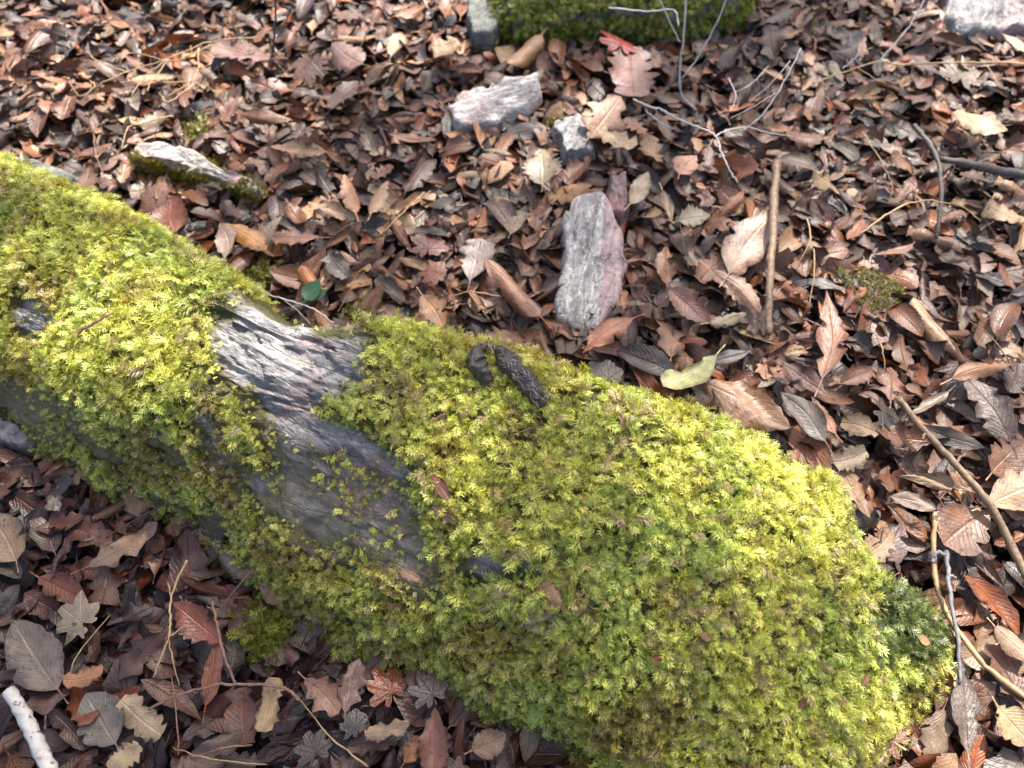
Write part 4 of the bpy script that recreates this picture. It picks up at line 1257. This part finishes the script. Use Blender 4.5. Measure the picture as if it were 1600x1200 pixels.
twig('dead_twigs', 'bleached crooked dead twig reaching over the litter', 'twig', M_PALE, [
    ('stem', [(990, 155, .10), (1018, 168, .115), (1032, 170, .115), (1055, 184, .12), (1090, 198, .12), (1118, 212, .12), (1126, 235, .115), (1138, 262, .11), (1152, 285, .10)], 0.00187, 0.00140),
    ('side_twig', [(1118, 212, .12), (1140, 203, .12), (1170, 199, .115), (1200, 208, .11), (1240, 213, .10)], 0.00156, 0.00094),
    ('side_twig', [(1008, 172, .11), (1030, 190, .10), (1052, 202, .09)], 0.00125, 0.00078)], 'bleached twigs by the moss mound')
twig('dead_twigs', 'pale grey spray of fine branching twigs above the litter', 'twig', M_PALE, [
    ('stem', [(1160, 205, .10), (1190, 180, .12), (1218, 140, .14), (1252, 75, .17)], 0.00172, 0.00094),
    ('side_twig', [(1212, 145, .14), (1180, 165, .12), (1140, 185, .10)], 0.00109, 0.00062),
    ('side_twig', [(1235, 95, .15), (1205, 130, .13), (1170, 160, .11)], 0.00109, 0.00055),
    ('side_twig', [(1138, 122, .10), (1150, 150, .10), (1140, 175, .09)], 0.00101, 0.00062),
    ('side_twig', [(1200, 104, .10), (1175, 130, .10), (1150, 145, .09)], 0.00094, 0.00062)], 'bleached twigs by the moss mound')
twig('sapling', 'bare sapling with white forked stems rising beside the moss mound', 'sapling', M_PALE, [
    ('stem', [(1088, 172, .03), (1066, 150, .06), (1062, 108, .11), (1068, 60, .17), (1073, -20, .25)], 0.00250, 0.00172),
    ('side_twig', [(1062, 66, .15), (1040, 20, .20), (1024, -20, .24)], 0.00156, 0.00125),
    ('side_twig', [(1066, 122, .10), (1090, 90, .13), (1118, 40, .18), (1142, -20, .23)], 0.00148, 0.00109),
    ('side_twig', [(1060, 40, .16), (1052, 16, .17), (1010, 18, .17), (950, 12, .16)], 0.00172, 0.00140)], 'bleached twigs by the moss mound')
twig('twig', 'white twig slanting up toward the bright white stone', 'twig', M_PALE, [('s', [(1374, 96, .08), (1405, 60, .11), (1430, 28, .13), (1452, -20, .16)], 0.00179, 0.00125)], 'thin twigs in the litter')
twig('twig', 'long straight amber twig lying across beneath the bright white stone', 'twig', M_TANT, [('stem', [(1660, 102, .10), (1560, 98, .10), (1480, 98, .10), (1410, 101, .095), (1372, 97, .09), (1320, 112, .085), (1270, 130, .07)], 0.00187, 0.00117), ('side_twig', [(1340, 106, .09), (1365, 122, .08), (1385, 130, .07)], 0.00117, 0.00078)], 'thin twigs in the litter')
twig('twig', 'pale sprig above the moss mound side of the amber twig', 'twig', M_PALE, [('s', [(1316, 108, .08), (1338, 88, .10), (1352, 62, .12)], 0.00156, 0.00094)], 'thin twigs in the litter')
twig('twig', 'crooked thin amber twig beyond the low mossy stone', 'twig', M_TANT, [('stem', [(1344, 366, .08), (1372, 345, .09), (1410, 322, .095), (1450, 314, .10), (1500, 322, .095), (1532, 345, .09)], 0.00179, 0.00101), ('side_twig', [(1458, 316, .10), (1470, 330, .09), (1482, 342, .08)], 0.00101, 0.00062)], 'thin twigs in the litter')
twig('twig', 'thin amber stalk bending down below the dark branch', 'twig', M_TANT, [('s', [(1348, 206, .08), (1362, 228, .08), (1380, 258, .075), (1394, 290, .07), (1390, 310, .06)], 0.00125, 0.00078)], 'thin twigs in the litter')
twig('twig', 'slender pale branching twig lying behind the bare rock', 'twig', M_PALE, [('stem', [(365, 430, .05), (405, 455, .06), (450, 470, .065), (490, 483, .065), (520, 505, .06)], 0.00125, 0.00156), ('side_twig', [(420, 460, .06), (408, 475, .05)], 0.00094, 0.00062), ('side_twig', [(440, 466, .06), (470, 490, .05), (485, 508, .045)], 0.00094, 0.00055)], 'thin twigs in the litter')
twig('twig', 'slim tan twig in the shade near the wet ribbed leaf', 'twig', M_TANT, [('stem', [(292, 875, .07), (268, 930, .075), (266, 975, .075), (262, 1000, .075), (240, 1060, .06)], .0016, .0013), ('side_twig', [(262, 910, .075), (268, 935, .075)], .0011, .0009), ('side_twig', [(264, 996, .075), (288, 978, .07)], .0011, .0007)], 'thin twigs in the litter')
twig('twig', 'thin red brown twig lying crosswise over the amber strip', 'twig', M_REDT, [('s', [(232, 1108, .065), (285, 1084, .075), (345, 1070, .08), (400, 1070, .08), (445, 1076, .08), (468, 1095, .07)], .0015, .0020)], 'thin twigs in the litter')
twig('twig', 'upright red brown twig beside the wet ribbed leaf', 'twig', M_REDT, [('s', [(332, 940, .08), (340, 980, .08), (352, 1030, .08), (368, 1068, .075)], .0018, .0018)], 'thin twigs in the litter')
twig('twig', 'short brown twig lying on the bright moss', 'twig', M_REDT, [('s', [tuple(p) for p in [(122, 520, .285), (150, 503, .287), (175, 490, .288)]], .0022, .0014)], 'twigs on the moss')
for pts, r0, lb in ([[(398, 868), (412, 905), (420, 932)], .0014, 'thin stalk hanging over the mossy boulder foot'], [[(668, 672), (682, 664), (698, 655)], .0022, 'short reddish twig on the moss below the droppings'],
                    [[(795, 690), (818, 682), (842, 672)], .0013, 'thin dark twig on the moss below the droppings'], [[(968, 640), (970, 660), (966, 688)], .0017, 'short tan twig upright on the moss rim'],
                    [[(985, 780), (1010, 775), (1032, 768)], .0016, 'short brown twig on the broad moss']):
    pp = [surf(x, y, .014)[0] for x, y in pts]
    V, F = tube(pp, [r0, r0 * .7], 6, 6, .0004, .1, 3)
    add('twig', np_mesh('twig', V, F, M_REDT, smooth=True), None, lb, 'twig', 'twigs on the moss')
e = empty('grass_stalks', 'dry golden branching grass stalks lying over the far litter', 'grass stalks')
for pts in [[(400, 58), (330, 20 + 45), (262, 92), (200, 112), (150, 135)], [(265, 90), (235, 130), (232, 142)], [(200, 112), (158, 98), (136, 82)], [(330, 70), (270, 95), (215, 82), (186, 88)], [(150, 135), (125, 150), (108, 128)],
            [(300, 135), (262, 160), (250, 145)], [(310, 75), (305, 120), (262, 150)], [(255, 130), (300, 128), (320, 140)], [(270, 180), (225, 192), (200, 200), (190, 235)], [(150, 135), (140, 125)], [(262, 92), (228, 118), (205, 150)]]:
    V, F = tube(P3(pts, .085), [.0015, .0009], 6, 6, .0008, .1, len(pts) * 3 + int(pts[0][0]))
    add('stalk', np_mesh('stalk', V, F, M_TANT, smooth=True), e)
twig('sapling', 'thin brown sapling stem standing beside the big mauve leaf', 'sapling', M_DARKB, [('stem', [(424, 92, .03), (428, 55, .08), (432, -20, .18)], .0026, .002), ('side_twig', [(432, 60, .07), (448, 30, .10), (462, -10, .15)], .0016, .0012), ('side_twig', [(424, 90, .04), (440, 108, .04), (458, 120, .05)], .0014, .001)])
r = np.random.default_rng(77)
fine = [(int(a), int(b)) for a, b in zip(r.uniform(20, 1580, 70), r.uniform(0, 1190, 70))]
nf = 0
for (x, y) in fine:
    p = at(x, y, .05)
    if not clear_of(p[None], -10)[0] or nf > 30:
        continue
    nf += 1
    a = r.uniform(0, 6.28)
    ln = r.uniform(.03, .07)
    d = np.array([math.cos(a), math.sin(a), 0]) * ln
    q = [p - d, p + np.array([r.normal(0, .006), r.normal(0, .006), .012]), p + d + np.array([0, 0, -.004])]
    V, F = tube(q, [r.uniform(.0009, .0018), .0007], 5, 5, .0006, .1, nf)
    near = sorted(LAND, key=lambda q_: math.hypot(q_[1] - x, q_[2] - y))
    for a_, b_ in ((0, 1), (0, 2), (1, 2), (0, 3), (1, 3), (2, 3)):
        lab = f"{['thin tan', 'fine reddish', 'fine dark'][nf % 3]} leaf stalk lying between the {near[a_][0]} and the {near[b_][0]}"
        if lab not in used:
            break
    used[lab] = 1
    add('leaf_stalk', np_mesh('leaf_stalk', V, F, [M_TANT, M_REDT, M_DARKB][nf % 3], smooth=True), None, lab, 'stalk', 'loose stalks in the litter')

# ------------------------------------------------------------------ seedling
k = NT('green_leaf')
M_GREEN = k.surf(k.mix(k.noise(k.pos(), 90), (.03, .085, .035), (.05, .13, .05)), .4, None, .5, .15)
e = empty('seedling', 'small seedling with a fresh green leaf by the slender pale twig', 'seedling')
for bx, by, tx, ty, wr, nm in ((478, 470, 500, 436, .75, 'leaf'), (488, 468, 512, 452, .6, 'leaf')):
    A_, B_ = at(bx, by, .07), at(tx, ty, .08)
    L = np.linalg.norm(B_ - A_)
    V, F, UV = leaf_geo('ovate', L, wr * L, np.random.default_rng(bx), 10, 4, .4, .3, .1, 0, .02, .1)
    X = (B_ - A_) / L
    Z = np.array([0, 0, 1.]) - X * X[2]
    Z /= np.linalg.norm(Z)
    Y = np.cross(Z, X)
    me = np_mesh('leaf', (V[:, :1] * X + V[:, 1:2] * Y + V[:, 2:3] * Z) + (A_ + B_) / 2, F, M_GREEN, smooth=True)
    add('leaf', me, e)
V, F = tube([at(480, 476, .02), at(482, 470, .05), at(484, 466, .07)], [.0012, .0009], 6, 5)
add('stem', np_mesh('stem', V, F, M_GREEN, smooth=True), e)
A_, B_ = at(492, 452, .075), at(468, 414, .08)
L = np.linalg.norm(B_ - A_)
V, F, UV = leaf_geo('oval', L, .75 * L, np.random.default_rng(3), 12, 6, -1.5, -.5, 0, 0, 0, .1)
X = (B_ - A_) / L
Z = np.array([0, 0, 1.]) - X * X[2]
Z /= np.linalg.norm(Z)
Y = np.cross(Z, X)
o = add('fallen_leaf', np_mesh('fallen_leaf', V, F, leaf_material('glossy_leaf', False, .25), uv=UV, smooth=True), None, 'glossy orange cupped leaf touching the green seedling', 'leaf', 'leaves standing out in the litter')
Mx = Matrix(((X[0], Y[0], Z[0], 0), (X[1], Y[1], Z[1], 0), (X[2], Y[2], Z[2], 0), (0, 0, 0, 1)))
Mx.translation = Vector(((A_ + B_) / 2).tolist())
o.matrix_world = Mx
rgb(o, (.48, .20, .07))

# ------------------------------------------------------------------ animal droppings
k = NT('droppings')
P_ = k.pos()
n_ = k.noise(P_, 170, 5, 0.7)
M_DROP = k.surf(k.mix(k.ramp(n_, [(.45, 0.), (.75, 1.)]), (.012, .010, .009), (.085, .058, .040)), k.math('MULTIPLY_ADD', n_, .32, .03), k.bump(n_, 1.0, .004), .8)
e = empty('animal_dropping', 'black twisted animal dropping in two joined pieces on the moss', 'dropping')


def lump(name, pts, radii, seed):
    C = []
    for x, y, l in pts:
        p, n = surf(x, y, 0)
        C.append(p + np.array([0, 0, l + .004]))
    V, F = tube(C, radii, 22, 16, 0, 0, seed)
    m = 22
    cen = np.repeat(V[:-2].reshape(-1, m, 3).mean(1), m, 0)
    d = V[:-2] - cen
    ax = np.arange(len(d)) // m
    th = np.arange(len(d)) % m / m * 6.283
    disp = 1 + .30 * (fbm(V[:-2], 90, 4, seed) - .5) * 2 + .25 * (cells(V[:-2], 120, seed) - .5) + .10 * np.sin(th * 2 + ax * .22) + .07 * np.sin(ax * .55 + 2 * vnoise(V[:-2], 60, 3) * 3)
    V[:-2] = cen + d * disp[:, None]
    add(name, np_mesh(name, V, F, M_DROP, smooth=True), e)
    return np.array(C)


C1 = lump('short_piece', [(768, 612, .008), (760, 600, .011), (748, 583, .013), (744, 570, .012), (752, 557, .014), (762, 553, .016), (772, 556, .016)], [.003, .009, .0118, .0105, .006, .004, .003], 4)
C2 = lump('long_piece', [(774, 554, .012), (784, 566, .015), (797, 582, .016), (812, 600, .016), (828, 618, .015), (840, 632, .013), (850, 643, .010)], [.004, .0095, .0118, .0122, .0112, .0095, .003], 5)
hv, hf, off = [], [], 0
r = np.random.default_rng(5)
for q in range(90):
    t_ = r.uniform(.4, len(C2) - 1.3)
    p = crom(C2, np.array([t_]))[0]
    ax_ = crom(C2, np.array([t_ + .1]))[0] - p
    ax_ /= np.linalg.norm(ax_)
    nrm = np.array([r.normal(0, .6), r.normal(-.2, .6), 1.0])
    nrm -= ax_ * (nrm @ ax_)
    nrm /= np.linalg.norm(nrm)
    b = np.cross(ax_, nrm)
    d = ax_ * r.normal(1, .3) + b * r.normal(0, .6)
    d *= .0045 / np.linalg.norm(d)
    c_ = p + nrm * .0132
    V, F = tube([c_ - d, c_ + nrm * .0012, c_ + d], [.00035, .0003], 4, 2, 0, 0, q)
    hv.append(V)
    hf.append([F[0] + off, F[1] + off])
    off += len(V)
add('fibres', np_mesh('fibres', np.vstack(hv), [np.vstack([h[0] for h in hf]), np.vstack([h[1] for h in hf])], bark_material('fibre', (.16, .12, .09), (.42, .36, .32), .4)), e, kind='stuff')

# ------------------------------------------------------------------ unseen tree added beyond the frame, its crown arranged to dapple the light
e = empty('unseen_shade_tree', 'unseen evergreen tree added beyond the frame, crown arranged to dapple the light', 'tree')
M_TRUNK = bark_material('tree_bark', (.06, .05, .04), (.17, .14, .11), .8, 30)
k = NT('crown_leaf')
M_CROWN = k.surf(k.mix(k.noise(k.pos(), 3), (.03, .07, .02), (.07, .12, .03)), .4, None, .5, .25)
SD = np.array(sdir)
r = np.random.default_rng(21)
base = np.array([4.4, 9.6, -.05])
CC = np.array([0, .75, .1]) + SD * 10.5
trunk = np.array([base, base + [-.1, -.1, 3], base * .6 + CC * .4 + [0, 0, 2.0], CC + [.2, .4, 1.0], CC + [.1, .2, 3.2]])
V, F = tube(trunk, [.17, .13, .09, .05, .015], 12, 8, .01, .02, 2)
add('trunk', np_mesh('trunk', V, F, M_TRUNK, smooth=True), e)
cl = []
for q in range(78):
    d = r.normal(0, 1, 3)
    d /= np.linalg.norm(d)
    cl.append((CC + d * np.array([2.6, 2.6, 2.0]) * r.random() ** .45, r.uniform(.3, .55), 60))
for gx_, gy_, d_ in DAPPLE:
    cl.append((np.array([gx_, gy_, 0]) + SD * d_, .34, 110))
GAPS = []
for fx_, fy_, fr_ in FLECKS:
    p_ = surf(fx_, fy_)[0]
    GAPS.append((p_ - SD * (p_[2] / SD[2]), fr_))
lv, lf, off = [], [], 0
for ci, (c, rad, n) in enumerate(cl):
    j = trunk[3] * (1 - .3) + trunk[2] * .3 if c[2] < CC[2] else trunk[3]
    if ci % 2 == 0:
        mid = (j + c) / 2 + np.array([0, 0, -.2])
        V, F = tube(np.array([j, mid, c]), [.03, .02, .006], 5, 4, .01, .05, ci)
        add('limb', np_mesh('limb', V, F, M_TRUNK, smooth=True), e)
    P = c + r.normal(0, .5, (n, 3)) * rad
    a = r.normal(0, 1, (n, 3))
    a /= np.linalg.norm(a, axis=1)[:, None]
    b = np.cross(a, r.normal(0, 1, (n, 3)))
    b /= np.linalg.norm(b, axis=1)[:, None]
    s_ = r.uniform(.035, .055, (n, 1))
    gd = P - SD * (P[:, 2:3] / SD[2])            # gaps cut in the crown so sun flecks land on set points
    ok = np.ones(n, bool)
    for gq, gr in GAPS:
        ok &= np.hypot(gd[:, 0] - gq[0], gd[:, 1] - gq[1]) > gr
    P, a, b, s_ = P[ok], a[ok], b[ok], s_[ok]
    n = len(P)
    q = np.stack([P - a * s_, P + b * s_ * .45, P + a * s_, P - b * s_ * .45], 1)
    lv.append(q.reshape(-1, 3))
    lf.append(np.arange(n * 4).reshape(-1, 4) + off)
    off += n * 4
add('crown', np_mesh('crown', np.vstack(lv), np.vstack(lf), M_CROWN), e, kind='stuff')
